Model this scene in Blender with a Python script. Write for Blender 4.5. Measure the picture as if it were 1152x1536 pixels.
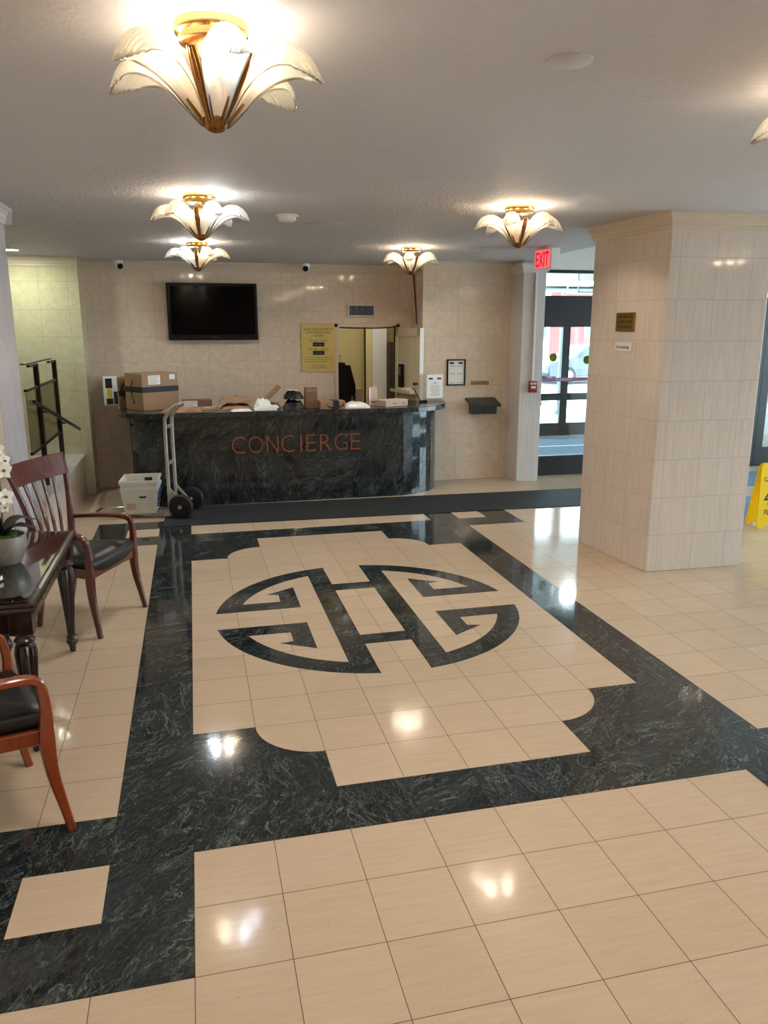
import bpy, bmesh, math, random
from mathutils import Vector, Matrix
S = bpy.context.scene
for o in list(bpy.data.objects): bpy.data.objects.remove(o)
C = S.collection
random.seed(7)
PI = math.pi
T = 0.3048                                   # floor tile

# ------------------------------------------------------------------ camera, sky, exposure
cam = bpy.data.objects.new('camera', bpy.data.cameras.new('camera'))
C.objects.link(cam)
_R = [[0.97188, -0.23546, -0.00087], [-0.05468, -0.22211, -0.97349], [0.22902, 0.94616, -0.22873]]
M = Matrix.Identity(4)
for i in range(3):
    M[i][0] = _R[0][i]; M[i][1] = -_R[1][i]; M[i][2] = -_R[2][i]
M.translation = (0.09305, -3.01407, 1.94982)
cam.matrix_world = M
cam.data.sensor_fit = 'HORIZONTAL'; cam.data.sensor_width = 36
cam.data.lens = 1171.92 * 36 / 1152
cam.data.clip_start = 0.05
S.camera = cam

w = bpy.data.worlds.new('sky'); S.world = w; w.use_nodes = True
WB = w.node_tree.nodes['Background']
WB.inputs[0].default_value = (0.74, 0.87, 1.0, 1)
WB.inputs[1].default_value = 3.6
S.view_settings.view_transform = 'Standard'
S.view_settings.look = 'None'
S.view_settings.gamma = 1
S.view_settings.use_curve_mapping = False
S.view_settings.exposure = 1.95
S.cycles.use_denoising = True
S.cycles.max_bounces = 10
S.cycles.diffuse_bounces = 5
S.cycles.transparent_max_bounces = 16
S.cycles.sample_clamp_indirect = 6
BULB = 300.0                                 # emission of one bulb

def CE(y): return 2.79 - 0.032 * max(0.0, y - 5.5)  # the ceiling dips very slightly towards the back wall

# ------------------------------------------------------------------ materials
def lin(c):
    f = lambda v: v / 12.92 if v <= 0.04045 else ((v + 0.055) / 1.055) ** 2.4
    return tuple(f(v / 255) for v in c) + (1,)

class NT:
    def __init__(s, name):
        s.m = bpy.data.materials.new(name); s.m.use_nodes = True
        s.t = s.m.node_tree; s.n = s.t.nodes; s.l = s.t.links
        s.b = s.n['Principled BSDF']; s.out = s.n['Material Output']
    def add(s, ty, **kw):
        n = s.n.new(ty)
        for k, v in kw.items(): setattr(n, k, v)
        return n
    def inp(s, sock, v):
        if v is None: return
        if isinstance(v, bpy.types.NodeSocket): s.l.new(v, sock)
        else: sock.default_value = v
    def math(s, op, a, b=None, c=None):
        n = s.add('ShaderNodeMath', operation=op)
        s.inp(n.inputs[0], a); s.inp(n.inputs[1], b); s.inp(n.inputs[2], c)
        return n.outputs[0]
    def mix(s, f, a, b, blend='MIX'):
        n = s.add('ShaderNodeMix', data_type='RGBA', blend_type=blend)
        s.inp(n.inputs[0], f); s.inp(n.inputs[6], a); s.inp(n.inputs[7], b)
        return n.outputs[2]
    def noise(s, vec, scale, detail=4, rough=0.55, dist=0.0):
        n = s.add('ShaderNodeTexNoise')
        s.inp(n.inputs['Vector'], vec); n.inputs['Scale'].default_value = scale
        n.inputs['Detail'].default_value = detail; n.inputs['Roughness'].default_value = rough
        n.inputs['Distortion'].default_value = dist
        return n.outputs[0]
    def ramp(s, f, stops):
        n = s.add('ShaderNodeValToRGB'); s.inp(n.inputs[0], f)
        e = n.color_ramp.elements
        while len(e) < len(stops): e.new(0.5)
        for k, (p, c) in enumerate(stops):
            e[k].position = p; e[k].color = c if len(c) == 4 else tuple(c) + (1,)
        return n.outputs[0]
    def comb(s, x, y, z):
        n = s.add('ShaderNodeCombineXYZ'); s.inp(n.inputs[0], x); s.inp(n.inputs[1], y); s.inp(n.inputs[2], z)
        return n.outputs[0]
    def pos(s):
        g = s.add('ShaderNodeNewGeometry'); x = s.add('ShaderNodeSeparateXYZ'); s.l.new(g.outputs['Position'], x.inputs[0])
        nn = s.add('ShaderNodeSeparateXYZ'); s.l.new(g.outputs['True Normal'], nn.inputs[0])
        return g.outputs['Position'], x.outputs, nn.outputs
    def bump(s, h, strength, dist=0.01):
        n = s.add('ShaderNodeBump'); n.inputs['Strength'].default_value = strength; n.inputs['Distance'].default_value = dist
        s.l.new(h, n.inputs['Height']); s.l.new(n.outputs[0], s.b.inputs['Normal'])

def mat(name, rgb, rough=0.5, metal=0.0, vary=0.06, vscale=6.0, bump=0.0, bscale=60.0, coat=0.0, spec=None):
    a = NT(name); b = a.b
    tc = a.add('ShaderNodeTexCoord')
    nz = a.noise(tc.outputs['Object'], vscale, 3)
    base = lin(rgb)
    dk = tuple(v * (1 - vary * 2) for v in base[:3]) + (1,); lt = tuple(min(1, v * (1 + vary * 2)) for v in base[:3]) + (1,)
    a.l.new(a.mix(nz, dk, lt), b.inputs['Base Color'])
    b.inputs['Roughness'].default_value = rough; b.inputs['Metallic'].default_value = metal
    b.inputs['Coat Weight'].default_value = coat; b.inputs['Coat Roughness'].default_value = 0.06
    if spec is not None: b.inputs['Specular IOR Level'].default_value = spec
    if bump: a.bump(a.noise(tc.outputs['Object'], bscale, 4), bump, 0.004)
    return a.m

def emit(name, rgb, strength):
    a = NT(name)
    e = a.add('ShaderNodeEmission'); e.inputs[0].default_value = rgb + (1,) if len(rgb) == 3 else rgb
    e.inputs[1].default_value = strength
    a.l.new(e.outputs[0], a.out.inputs[0]); return a.m

def tile_fac(a, u, v, size, gw):
    """grout mask (1 on the joint) and a per-tile random value"""
    us = a.math('DIVIDE', u, size); vs = a.math('DIVIDE', v, size)
    fu = a.math('FRACT', us); fv = a.math('FRACT', vs)
    du = a.math('MINIMUM', fu, a.math('SUBTRACT', 1.0, fu)); dv = a.math('MINIMUM', fv, a.math('SUBTRACT', 1.0, fv))
    g = a.math('LESS_THAN', a.math('MINIMUM', du, dv), gw / size / 2)
    wn = a.add('ShaderNodeTexWhiteNoise', noise_dimensions='2D')
    a.l.new(a.comb(a.math('FLOOR', us), a.math('FLOOR', vs), 0.0), wn.inputs[0])
    return g, wn.outputs[0]

def floor_tile():
    a = NT('travertine_floor_tile'); P, X, N = a.pos()
    u, v = X[0], X[1]
    g, rnd = tile_fac(a, u, v, T, 0.0028)
    st = a.noise(a.comb(a.math('MULTIPLY', u, 6.0), a.math('MULTIPLY', v, 55.0), a.math('MULTIPLY', rnd, 40.0)), 1.0, 5, 0.6, 0.4)
    fine = a.noise(P, 130.0, 3)
    c = a.mix(st, lin((183, 161, 138)), lin((207, 187, 165)))
    c = a.mix(a.math('MULTIPLY', rnd, 0.22), c, lin((168, 148, 120)))
    c = a.mix(a.math('MULTIPLY', a.math('GREATER_THAN', fine, 0.66), 0.35), c, lin((132, 106, 78)))
    c = a.mix(g, c, lin((92, 76, 58)))
    a.l.new(c, a.b.inputs['Base Color'])
    r = a.noise(P, 3.0, 3)
    a.l.new(a.math('MULTIPLY_ADD', r, 0.09, a.math('MULTIPLY_ADD', g, 0.4, 0.06)), a.b.inputs['Roughness'])
    a.b.inputs['Specular IOR Level'].default_value = 0.13
    a.bump(a.noise(P, 9.0, 2), 0.03, 0.01)
    return a.m

def marble(name, tile=T, vein=1.0, dark=(22, 26, 31), rough=0.07, gw=0.0016, cellvar=True):
    a = NT(name); P, X, N = a.pos()
    ax = a.math('GREATER_THAN', a.math('ABSOLUTE', N[2]), 0.6)
    v2 = a.math('ADD', a.math('MULTIPLY', ax, X[1]), a.math('MULTIPLY', a.math('SUBTRACT', 1.0, ax), X[2]))
    g, rnd = tile_fac(a, X[0], v2, tile, gw)
    # every slab is cut with its own grain direction
    th = a.math('MULTIPLY_ADD', rnd, 1.7 if cellvar else 0.0, 0.15); cs = a.math('COSINE', th); sn = a.math('SINE', th)
    off = a.math('MULTIPLY', rnd, 37.0 if cellvar else 0.0)
    al = a.math('ADD', a.math('MULTIPLY', X[0], cs), a.math('MULTIPLY', v2, sn))
    ac = a.math('SUBTRACT', a.math('MULTIPLY', v2, cs), a.math('MULTIPLY', X[0], sn))
    q = a.comb(a.math('ADD', al, off), a.math('MULTIPLY', ac, 3.2), a.math('ADD', a.math('MULTIPLY', X[1], 0.9), off))
    B, W_ = (0, 0, 0), (1, 1, 1)
    v1 = a.ramp(a.noise(q, 3.2, 7, 0.58, 0.7), [(0.490, B), (0.5, W_), (0.510, B)])
    v3 = a.ramp(a.noise(q, 13.0, 6, 0.64, 0.6), [(0.485, B), (0.5, W_), (0.515, B)])
    v4 = a.ramp(a.noise(q, 1.3, 5, 0.55, 1.2), [(0.4945, B), (0.5, W_), (0.5055, B)])
    msk = a.ramp(a.noise(q, 2.6, 4, 0.6, 0.6), [(0.46, B), (0.70, W_)])
    streak = a.ramp(a.noise(q, 9.0, 8, 0.7, 0.8), [(0.52, B), (0.80, W_)])
    cl = a.ramp(a.noise(q, 2.2, 6, 0.6, 0.6), [(0.35, B), (0.75, W_)])
    base = a.mix(cl, lin(dark), lin((43, 51, 55)))
    base = a.mix(a.math('MULTIPLY', streak, a.math('MULTIPLY_ADD', msk, 0.65 * vein, 0.18 * vein)), base, lin((124, 136, 120)))
    f = a.math('MAXIMUM', a.math('MULTIPLY', v1, 0.62), a.math('MULTIPLY', v3, 0.60))
    f = a.math('MULTIPLY', f, a.math('MULTIPLY_ADD', msk, 0.75 * vein, 0.24 * vein))
    f = a.math('MAXIMUM', f, a.math('MULTIPLY', v4, 0.42 * vein))
    c = a.mix(f, base, lin((160, 168, 158)))
    c = a.mix(a.math('MULTIPLY', g, 0.7), c, lin((10, 10, 11)))
    a.l.new(c, a.b.inputs['Base Color'])
    a.b.inputs['Roughness'].default_value = rough
    return a.m

def wall_tile(name, c0, c1, size=0.309, rough=0.10, grout=(128, 108, 92), vertical=False, spec=0.5):
    a = NT(name); P, X, N = a.pos()
    ax = a.math('GREATER_THAN', a.math('ABSOLUTE', N[0]), 0.7)
    u = a.math('ADD', a.math('MULTIPLY', ax, X[1]), a.math('MULTIPLY', a.math('SUBTRACT', 1.0, ax), X[0]))
    v = X[2]
    g, rnd = tile_fac(a, u, v, size, 0.0032)
    if vertical: q = a.comb(a.math('MULTIPLY', u, 38.0), a.math('MULTIPLY', v, 3.0), a.math('MULTIPLY', rnd, 30.0))
    else: q = a.comb(a.math('MULTIPLY', u, 14.0), a.math('MULTIPLY', v, 14.0), a.math('MULTIPLY', rnd, 30.0))
    st = a.noise(q, 1.0, 6, 0.62, 0.8)
    c = a.mix(a.ramp(st, [(0.3, (0, 0, 0)), (0.7, (1, 1, 1))]), lin(c0), lin(c1))
    c = a.mix(a.math('MULTIPLY', rnd, 0.25), c, lin(c0))
    c = a.mix(a.math('MULTIPLY', g, 0.75), c, lin(grout))
    a.l.new(c, a.b.inputs['Base Color'])
    a.l.new(a.math('MULTIPLY_ADD', g, 0.4, rough), a.b.inputs['Roughness'])
    a.b.inputs['Specular IOR Level'].default_value = spec
    # every tile sits at a slightly different tilt
    a.bump(a.noise(q, 0.25, 2), 0.05, 0.01)
    return a.m

def wood(name, c0, c1, rough=0.22, coat=0.5):
    a = NT(name); tc = a.add('ShaderNodeTexCoord'); mp = a.add('ShaderNodeMapping'); mp.inputs['Scale'].default_value = (14, 14, 2.2)
    a.l.new(tc.outputs['Object'], mp.inputs[0])
    n = a.noise(mp.outputs[0], 3.0, 6, 0.6, 1.2)
    a.l.new(a.mix(n, lin(c0), lin(c1)), a.b.inputs['Base Color'])
    a.b.inputs['Roughness'].default_value = rough
    a.b.inputs['Coat Weight'].default_value = coat; a.b.inputs['Coat Roughness'].default_value = 0.08
    return a.m

def glass(name, tint=(0.95, 1, 0.99), refl=0.8):
    a = NT(name)
    tr = a.add('ShaderNodeBsdfTransparent'); tr.inputs[0].default_value = tint + (1,)
    gl = a.add('ShaderNodeBsdfGlossy'); gl.inputs['Roughness'].default_value = 0.01
    fr = a.add('ShaderNodeFresnel'); fr.inputs[0].default_value = 1.5
    mx = a.add('ShaderNodeMixShader')
    a.l.new(a.math('MULTIPLY', fr.outputs[0], refl), mx.inputs[0]); a.l.new(tr.outputs[0], mx.inputs[1]); a.l.new(gl.outputs[0], mx.inputs[2])
    a.l.new(mx.outputs[0], a.out.inputs[0]); return a.m

def petal_glass():
    a = NT('frosted_glass_petal')
    tl = a.add('ShaderNodeBsdfTranslucent'); tl.inputs[0].default_value = (0.165, 0.152, 0.124, 1)
    df = a.add('ShaderNodeBsdfDiffuse'); df.inputs[0].default_value = (0.40, 0.37, 0.31, 1)
    tr = a.add('ShaderNodeBsdfTransparent'); tr.inputs[0].default_value = (1, 0.95, 0.86, 1)
    gl = a.add('ShaderNodeBsdfGlossy'); gl.inputs['Roughness'].default_value = 0.25
    m1 = a.add('ShaderNodeMixShader'); m1.inputs[0].default_value = 0.15
    a.l.new(tl.outputs[0], m1.inputs[1]); a.l.new(df.outputs[0], m1.inputs[2])
    m2 = a.add('ShaderNodeMixShader'); m2.inputs[0].default_value = 0.14
    a.l.new(m1.outputs[0], m2.inputs[1]); a.l.new(tr.outputs[0], m2.inputs[2])
    m3 = a.add('ShaderNodeMixShader'); fr = a.add('ShaderNodeFresnel'); fr.inputs[0].default_value = 1.4
    a.l.new(a.math('MULTIPLY', fr.outputs[0], 0.5), m3.inputs[0]); a.l.new(m2.outputs[0], m3.inputs[1]); a.l.new(gl.outputs[0], m3.inputs[2])
    a.l.new(m3.outputs[0], a.out.inputs[0]); return a.m

def ceiling_paint():
    a = NT('ceiling_paint'); P, X, N = a.pos()
    c = a.mix(a.noise(P, 1.2, 3), lin((199, 197, 202)), lin((208, 206, 210)))
    a.l.new(c, a.b.inputs['Base Color']); a.b.inputs['Roughness'].default_value = 0.65
    # knock-down texture is only rolled onto the far half of the ceiling
    far = a.ramp(a.math('MULTIPLY_ADD', X[1], 0.4, -0.6), [(0.0, (0.06, 0.06, 0.06)), (1.0, (1, 1, 1))])
    h = a.math('MULTIPLY', a.ramp(a.noise(P, 34.0, 4, 0.6), [(0.4, (0, 0, 0)), (0.62, (1, 1, 1))]), far)
    h2 = a.math('ADD', h, a.math('MULTIPLY', a.noise(P, 2.0, 2), 1.2))
    a.bump(h2, 0.8, 0.010); return a.m

MT = {}
MT['tile'] = floor_tile()
MT['marble'] = marble('dark_green_marble', vein=0.85)
MT['desk_marble'] = marble('desk_marble', 0.62, 0.65, (15, 17, 22), 0.05, 0.0014)
MT['wall'] = wall_tile('wall_tile', (206, 185, 164), (225, 206, 187), rough=0.05, grout=(156, 134, 116))
MT['pilaster'] = wall_tile('pilaster_tile', (206, 199, 197), (222, 216, 214), rough=0.08, grout=(180, 166, 156), vertical=True)
MT['pillar'] = wall_tile('pillar_tile', (208, 194, 182), (224, 211, 200), rough=0.05, grout=(166, 138, 116), vertical=True)
MT['wallgreen'] = wall_tile('alcove_tile', (186, 178, 148), (206, 198, 168), rough=0.10)
MT['greymarble'] = wall_tile('lilac_grey_marble', (190, 182, 188), (214, 207, 212), size=0.93, rough=0.15, vertical=True)
MT['ceiling'] = ceiling_paint()
MT['crown'] = mat('crown_paint', (206, 190, 170), 0.35, vary=0.02)
MT['crown_white'] = mat('crown_white_paint', (214, 208, 208), 0.35, vary=0.02)
MT['white'] = mat('white_paint', (222, 222, 220), 0.4, vary=0.02)
MT['cream'] = mat('office_cream_paint', (205, 192, 142), 0.5, vary=0.03)
MT['doorcream'] = mat('door_cream_paint', (206, 196, 172), 0.35, vary=0.03)
MT['dark'] = mat('black_painted_aluminium', (10, 11, 16), 0.35, vary=0.1)
MT['black'] = mat('black_plastic', (7, 7, 8), 0.3, vary=0.05, spec=0.25)
MT['screen'] = mat('tv_screen', (3, 3, 4), 0.10, vary=0.0, spec=0.10)
MT['bronze'] = mat('bronze_railing', (34, 26, 22), 0.35, 0.3)
MT['gold'] = mat('polished_brass', (224, 186, 122), 0.16, 1.0, vary=0.03)
MT['golddark'] = mat('aged_brass', (150, 104, 52), 0.24, 1.0, vary=0.15, vscale=40)
MT['brassplate'] = mat('brass_plate', (190, 152, 84), 0.25, 1.0, vary=0.08)
MT['petal'] = petal_glass()
MT['petal_clear'] = glass('clear_glass_petal_back', (1, 0.98, 0.95), 0.5)
MT['warm'] = emit('warm_bulb', (1.0, 0.86, 0.68), BULB)
MT['cool'] = emit('cool_bulb', (0.80, 0.90, 1.0), BULB * 1.1)
MT['can'] = emit('recessed_lamp', (0.93, 1.0, 0.80), 60)
MT['tube'] = emit('fluorescent_tube', (0.78, 0.92, 1.0), 60)
MT['exitred'] = emit('exit_letters', (1.0, 0.01, 0.03), 0.20)
MT['cherry'] = wood('cherry_wood', (58, 17, 12), (100, 35, 22))
MT['cherry_orange'] = wood('orange_cherry_wood', (96, 36, 14), (150, 66, 28))
MT['mahogany'] = wood('dark_mahogany', (19, 8, 8), (42, 17, 14), 0.3)
MT['tabletop'] = mat('black_glass_top', (20, 19, 18), 0.03, vary=0.02, coat=1.0)
MT['leather'] = mat('black_leather', (10, 11, 15), 0.34, vary=0.1, bump=0.15, bscale=180)
MT['rubber'] = mat('black_rubber', (17, 17, 18), 0.6)
MT['steel'] = mat('brushed_aluminium', (196, 190, 180), 0.38, 0.75, vary=0.1)
MT['chrome'] = mat('chrome', (205, 205, 200), 0.12, 1.0)
MT['card'] = mat('cardboard', (150, 118, 90), 0.75, vary=0.05)
MT['card_olive'] = mat('olive_cardboard', (140, 106, 66), 0.75, vary=0.05)
MT['card_red'] = mat('reddish_cardboard', (126, 92, 72), 0.7, vary=0.05)
MT['card_pink'] = mat('pinkish_cardboard', (182, 156, 142), 0.7, vary=0.04)
MT['kraft'] = mat('kraft_paper', (138, 106, 78), 0.7, vary=0.1, bump=0.3, bscale=40)
MT['paper'] = mat('white_paper', (228, 226, 222), 0.6, vary=0.02)
MT['poly'] = mat('white_poly_mailer', (218, 218, 216), 0.3, vary=0.05, bump=0.3, bscale=30)
MT['blackbag'] = mat('black_poly_bag', (18, 21, 26), 0.25, vary=0.15, bump=0.5, bscale=30)
MT['tape'] = mat('black_printed_tape', (22, 23, 30), 0.6, vary=0.3, vscale=60)
MT['ink'] = mat('dark_ink', (22, 20, 20), 0.6)
MT['greyink'] = mat('grey_ink', (110, 108, 118), 0.6)
MT['navyink'] = mat('navy_ink', (46, 40, 72), 0.6)
MT['yellow'] = mat('safety_yellow_plastic', (250, 208, 14), 0.35, vary=0.03)
MT['yellowlabel'] = mat('yellow_label', (226, 196, 40), 0.5)
MT['goldsign'] = mat('gold_sign_board', (206, 180, 104), 0.4, vary=0.03)
MT['copper'] = mat('copper_letters', (164, 84, 50), 0.35, 0.4, vary=0.1)
MT['red'] = mat('red_plastic', (150, 24, 30), 0.35)
MT['lcd'] = mat('lcd_grey', (64, 68, 84), 0.3, vary=0.03)
MT['matblack'] = mat('ribbed_rubber_mat', (17, 20, 25), 0.75, vary=0.12, bump=0.6, bscale=240)
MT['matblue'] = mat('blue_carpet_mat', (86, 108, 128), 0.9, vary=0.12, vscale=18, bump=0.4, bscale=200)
MT['tote'] = mat('white_corrugated_plastic', (206, 204, 192), 0.45, vary=0.07, vscale=14)
MT['glass'] = glass('door_glass')
MT['panelglass'] = glass('smoky_glass', (0.86, 0.84, 0.76), 0.5)
MT['acrylic'] = glass('clear_acrylic', (0.97, 0.97, 0.98), 0.6)
MT['slot'] = marble('letter_shelf_marble', 0.6, 0.25, (22, 34, 32), 0.15, 0.0)
MT['pot'] = wood('grey_marbled_pot', (70, 64, 62), (172, 162, 152), 0.35, 0.2)
MT['moss'] = mat('moss', (56, 84, 34), 0.9, vary=0.3, vscale=60, bump=1.0, bscale=120)
MT['leaf'] = mat('dark_orchid_leaf', (10, 22, 13), 0.45, vary=0.2)
MT['stem'] = mat('orchid_stem', (60, 84, 48), 0.5)
MT['orchid'] = mat('white_orchid_petal', (236, 228, 214), 0.5, vary=0.04)
MT['orchidheart'] = mat('orchid_heart', (120, 92, 40), 0.5)
MT['fabric'] = mat('black_coat_cloth', (8, 8, 10), 0.9, bump=0.6, bscale=30)
MT['concrete'] = mat('pale_concrete', (196, 198, 196), 0.8, vary=0.06, vscale=1.5)
MT['asphalt'] = mat('grey_asphalt', (120, 124, 128), 0.8, vary=0.06)
MT['brick'] = mat('red_brick', (168, 70, 66), 0.8, vary=0.1)
MT['render'] = mat('white_render', (222, 224, 226), 0.7, vary=0.02)
MT['shopglass'] = mat('shop_window_glass', (88, 108, 128), 0.15)
MT['carpaint'] = mat('dark_blue_car_paint', (20, 28, 46), 0.25, 0.2, coat=0.8)
MT['carglass'] = mat('car_window_glass', (28, 38, 48), 0.08)
MT['foliage'] = mat('shrub_leaf', (70, 98, 76), 0.6, vary=0.3)
MT['canopy'] = mat('canopy_paint', (196, 214, 222), 0.5, vary=0.02)
MT['greypole'] = mat('grey_pole_paint', (96, 98, 112), 0.45)
def film(name, rgb):
    a = NT(name); d = a.add('ShaderNodeBsdfDiffuse'); d.inputs[0].default_value = lin(rgb); t = a.add('ShaderNodeBsdfTranslucent'); t.inputs[0].default_value = lin(rgb)
    m = a.add('ShaderNodeMixShader'); a.l.new(d.outputs[0], m.inputs[1]); a.l.new(t.outputs[0], m.inputs[2]); a.l.new(m.outputs[0], a.out.inputs[0]); return a.m
MT['lime'] = film('lime_sticker', (120, 140, 50))
MT['purple'] = mat('mauve_sticker', (140, 100, 134), 0.5)
MT['camwhite'] = mat('white_camera_plastic', (224, 222, 218), 0.4, vary=0.02)
MT['blue'] = mat('blue_print', (60, 74, 120), 0.5)
MT['teal'] = mat('teal_cover', (40, 82, 92), 0.35)

# ------------------------------------------------------------------ mesh helpers
def newbm(): return bmesh.new()

def box(bm, x0, x1, y0, y1, z0, z1, mi=0, M=None):
    co = [(x0, y0, z0), (x1, y0, z0), (x1, y1, z0), (x0, y1, z0), (x0, y0, z1), (x1, y0, z1), (x1, y1, z1), (x0, y1, z1)]
    v = [bm.verts.new(M @ Vector(c) if M else c) for c in co]
    for f in ((0, 3, 2, 1), (4, 5, 6, 7), (0, 1, 5, 4), (1, 2, 6, 5), (2, 3, 7, 6), (3, 0, 4, 7)):
        bm.faces.new([v[i] for i in f]).material_index = mi

def prism(bm, poly, z0, z1, mi=0, M=None):
    n = len(poly)
    tf = (lambda c: M @ Vector(c)) if M else (lambda c: c)
    lo = [bm.verts.new(tf((p[0], p[1], z0))) for p in poly]; hi = [bm.verts.new(tf((p[0], p[1], z1))) for p in poly]
    bm.faces.new(hi).material_index = mi; bm.faces.new(lo[::-1]).material_index = mi
    for i in range(n):
        j = (i + 1) % n; bm.faces.new([lo[i], lo[j], hi[j], hi[i]]).material_index = mi

def loft(bm, rings, closed=True, caps=True, mi=0):
    vr = [[bm.verts.new(p) for p in r] for r in rings]
    n = len(vr[0])
    for a, b in zip(vr, vr[1:]):
        for i in range(n if closed else n - 1):
            j = (i + 1) % n
            bm.faces.new([a[i], a[j], b[j], b[i]]).material_index = mi
    if caps and closed:
        bm.faces.new(vr[0][::-1]).material_index = mi; bm.faces.new(vr[-1]).material_index = mi

def catmull(P, n=6):
    P = [Vector(p) for p in P]; Q = [P[0] * 2 - P[1]] + P + [P[-1] * 2 - P[-2]]; out = []
    for i in range(1, len(Q) - 2):
        for k in range(n):
            t = k / n; a, b, c, d = Q[i - 1:i + 3]
            out.append(0.5 * ((2 * b) + (c - a) * t + (2 * a - 5 * b + 4 * c - d) * t * t + (3 * b - a - 3 * c + d) * t ** 3))
    out.append(P[-1]); return out

def interp(L, m):
    out = []
    for i in range(m):
        t = i / (m - 1) * (len(L) - 1); k = min(int(t), len(L) - 2); f = t - k
        out.append(L[k] * (1 - f) + L[k + 1] * f)
    return out

def sweep(bm, pts, ws, hs, side=(0, 1, 0), rnd=False, mi=0, n=10):
    pts = [Vector(p) for p in pts]; m = len(pts)
    ws = interp(ws, m) if isinstance(ws, (list, tuple)) else [ws] * m
    hs = interp(hs, m) if isinstance(hs, (list, tuple)) else [hs] * m
    rings = []; side = Vector(side)
    for i, p in enumerate(pts):
        t = (pts[min(i + 1, m - 1)] - pts[max(i - 1, 0)]).normalized()
        s = (side - t * side.dot(t)).normalized(); u = t.cross(s).normalized()
        a, b = ws[i] / 2, hs[i] / 2
        if rnd: pr = [(a * math.cos(2 * PI * k / n), b * math.sin(2 * PI * k / n)) for k in range(n)]
        else:
            c = min(a, b) * 0.35
            pr = [(a - c, -b), (a, -b + c), (a, b - c), (a - c, b), (-a + c, b), (-a, b - c), (-a, -b + c), (-a + c, -b)]
        rings.append([p + s * x + u * y for x, y in pr])
    loft(bm, rings, mi=mi)

def tube(bm, pts, r, n=10, mi=0):
    pts = [Vector(p) for p in pts]
    d = (pts[-1] - pts[0]); ref = Vector((0, 0, 1)) if abs(d.normalized().z) < 0.9 else Vector((1, 0, 0))
    sweep(bm, pts, r * 2, r * 2, ref, True, mi, n)

def lathe(bm, prof, n=24, M=None, flutes=0, depth=0.0, mi=0):
    rings = []
    for r, z in prof:
        ring = []
        for k in range(n):
            a = 2 * PI * k / n
            rr = r * (1 - depth * (0.5 + 0.5 * math.cos(flutes * a))) if flutes else r
            p = Vector((rr * math.cos(a), rr * math.sin(a), z)); ring.append(M @ p if M else p)
        rings.append(ring)
    loft(bm, rings, mi=mi)

def ball(bm, c, r, sx=1, sy=1, sz=1, u=14, v=9, mi=0):
    mt = Matrix.Translation(c) @ Matrix.Diagonal((sx, sy, sz, 1))
    ret = bmesh.ops.create_uvsphere(bm, u_segments=u, v_segments=v, radius=r, matrix=mt)
    for vv in ret['verts']:
        for f in vv.link_faces: f.material_index = mi

def obj(name, bm, mats, parent=None, smooth=False, bevel=0.0, fix=True, M=None, segs=2):
    if M: bmesh.ops.transform(bm, matrix=M, verts=bm.verts)
    if fix: bmesh.ops.recalc_face_normals(bm, faces=bm.faces)
    me = bpy.data.meshes.new(name); bm.to_mesh(me); bm.free()
    for m in (mats if isinstance(mats, (list, tuple)) else [mats]): me.materials.append(MT[m] if isinstance(m, str) else m)
    o = bpy.data.objects.new(name, me); C.objects.link(o)
    if parent: o.parent = parent
    if smooth:
        for p in me.polygons: p.use_smooth = True
        if smooth != 'all':
            try: me.set_sharp_from_angle(angle=math.radians(40))
            except Exception: pass
    if bevel:
        b = o.modifiers.new('bevel', 'BEVEL'); b.width = bevel; b.segments = segs; b.limit_method = 'ANGLE'; b.angle_limit = math.radians(40)
    return o

def bobj(name, dims, mats, parent=None, bevel=0.0):
    bm = newbm(); box(bm, *dims); return obj(name, bm, mats, parent, bevel=bevel)

def tag(o, label, cat, group=None):
    o['label'] = label; o['category'] = cat
    if group: o['group'] = group
    return o

def thing(name, label, cat, loc=(0, 0, 0), rz=0.0, group=None):
    o = bpy.data.objects.new(name, None); C.objects.link(o); o.empty_display_size = 0.1
    o.location = loc; o.rotation_euler = (0, 0, rz)
    return tag(o, label, cat, group)

def struct(o): o['kind'] = 'structure'; return o

def dup(root, loc, rz=None, label=None, group=None):
    r = root.copy(); C.objects.link(r); r.location = loc
    if rz is not None: r.rotation_euler = (0, 0, rz)
    if label: r['label'] = label
    if group: r['group'] = group
    for ch in list(root.children):
        c = ch.copy(); C.objects.link(c); c.parent = r
        for g in list(ch.children):
            d = g.copy(); C.objects.link(d); d.parent = c
    return r

def frame(o, xd, up):
    """matrix whose local x runs along xd, local y along up, local z out of the page"""
    x = Vector(xd).normalized(); y = Vector(up).normalized(); z = x.cross(y)
    m = Matrix((x, y, z)).transposed().to_4x4(); m.translation = Vector(o); return m

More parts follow.
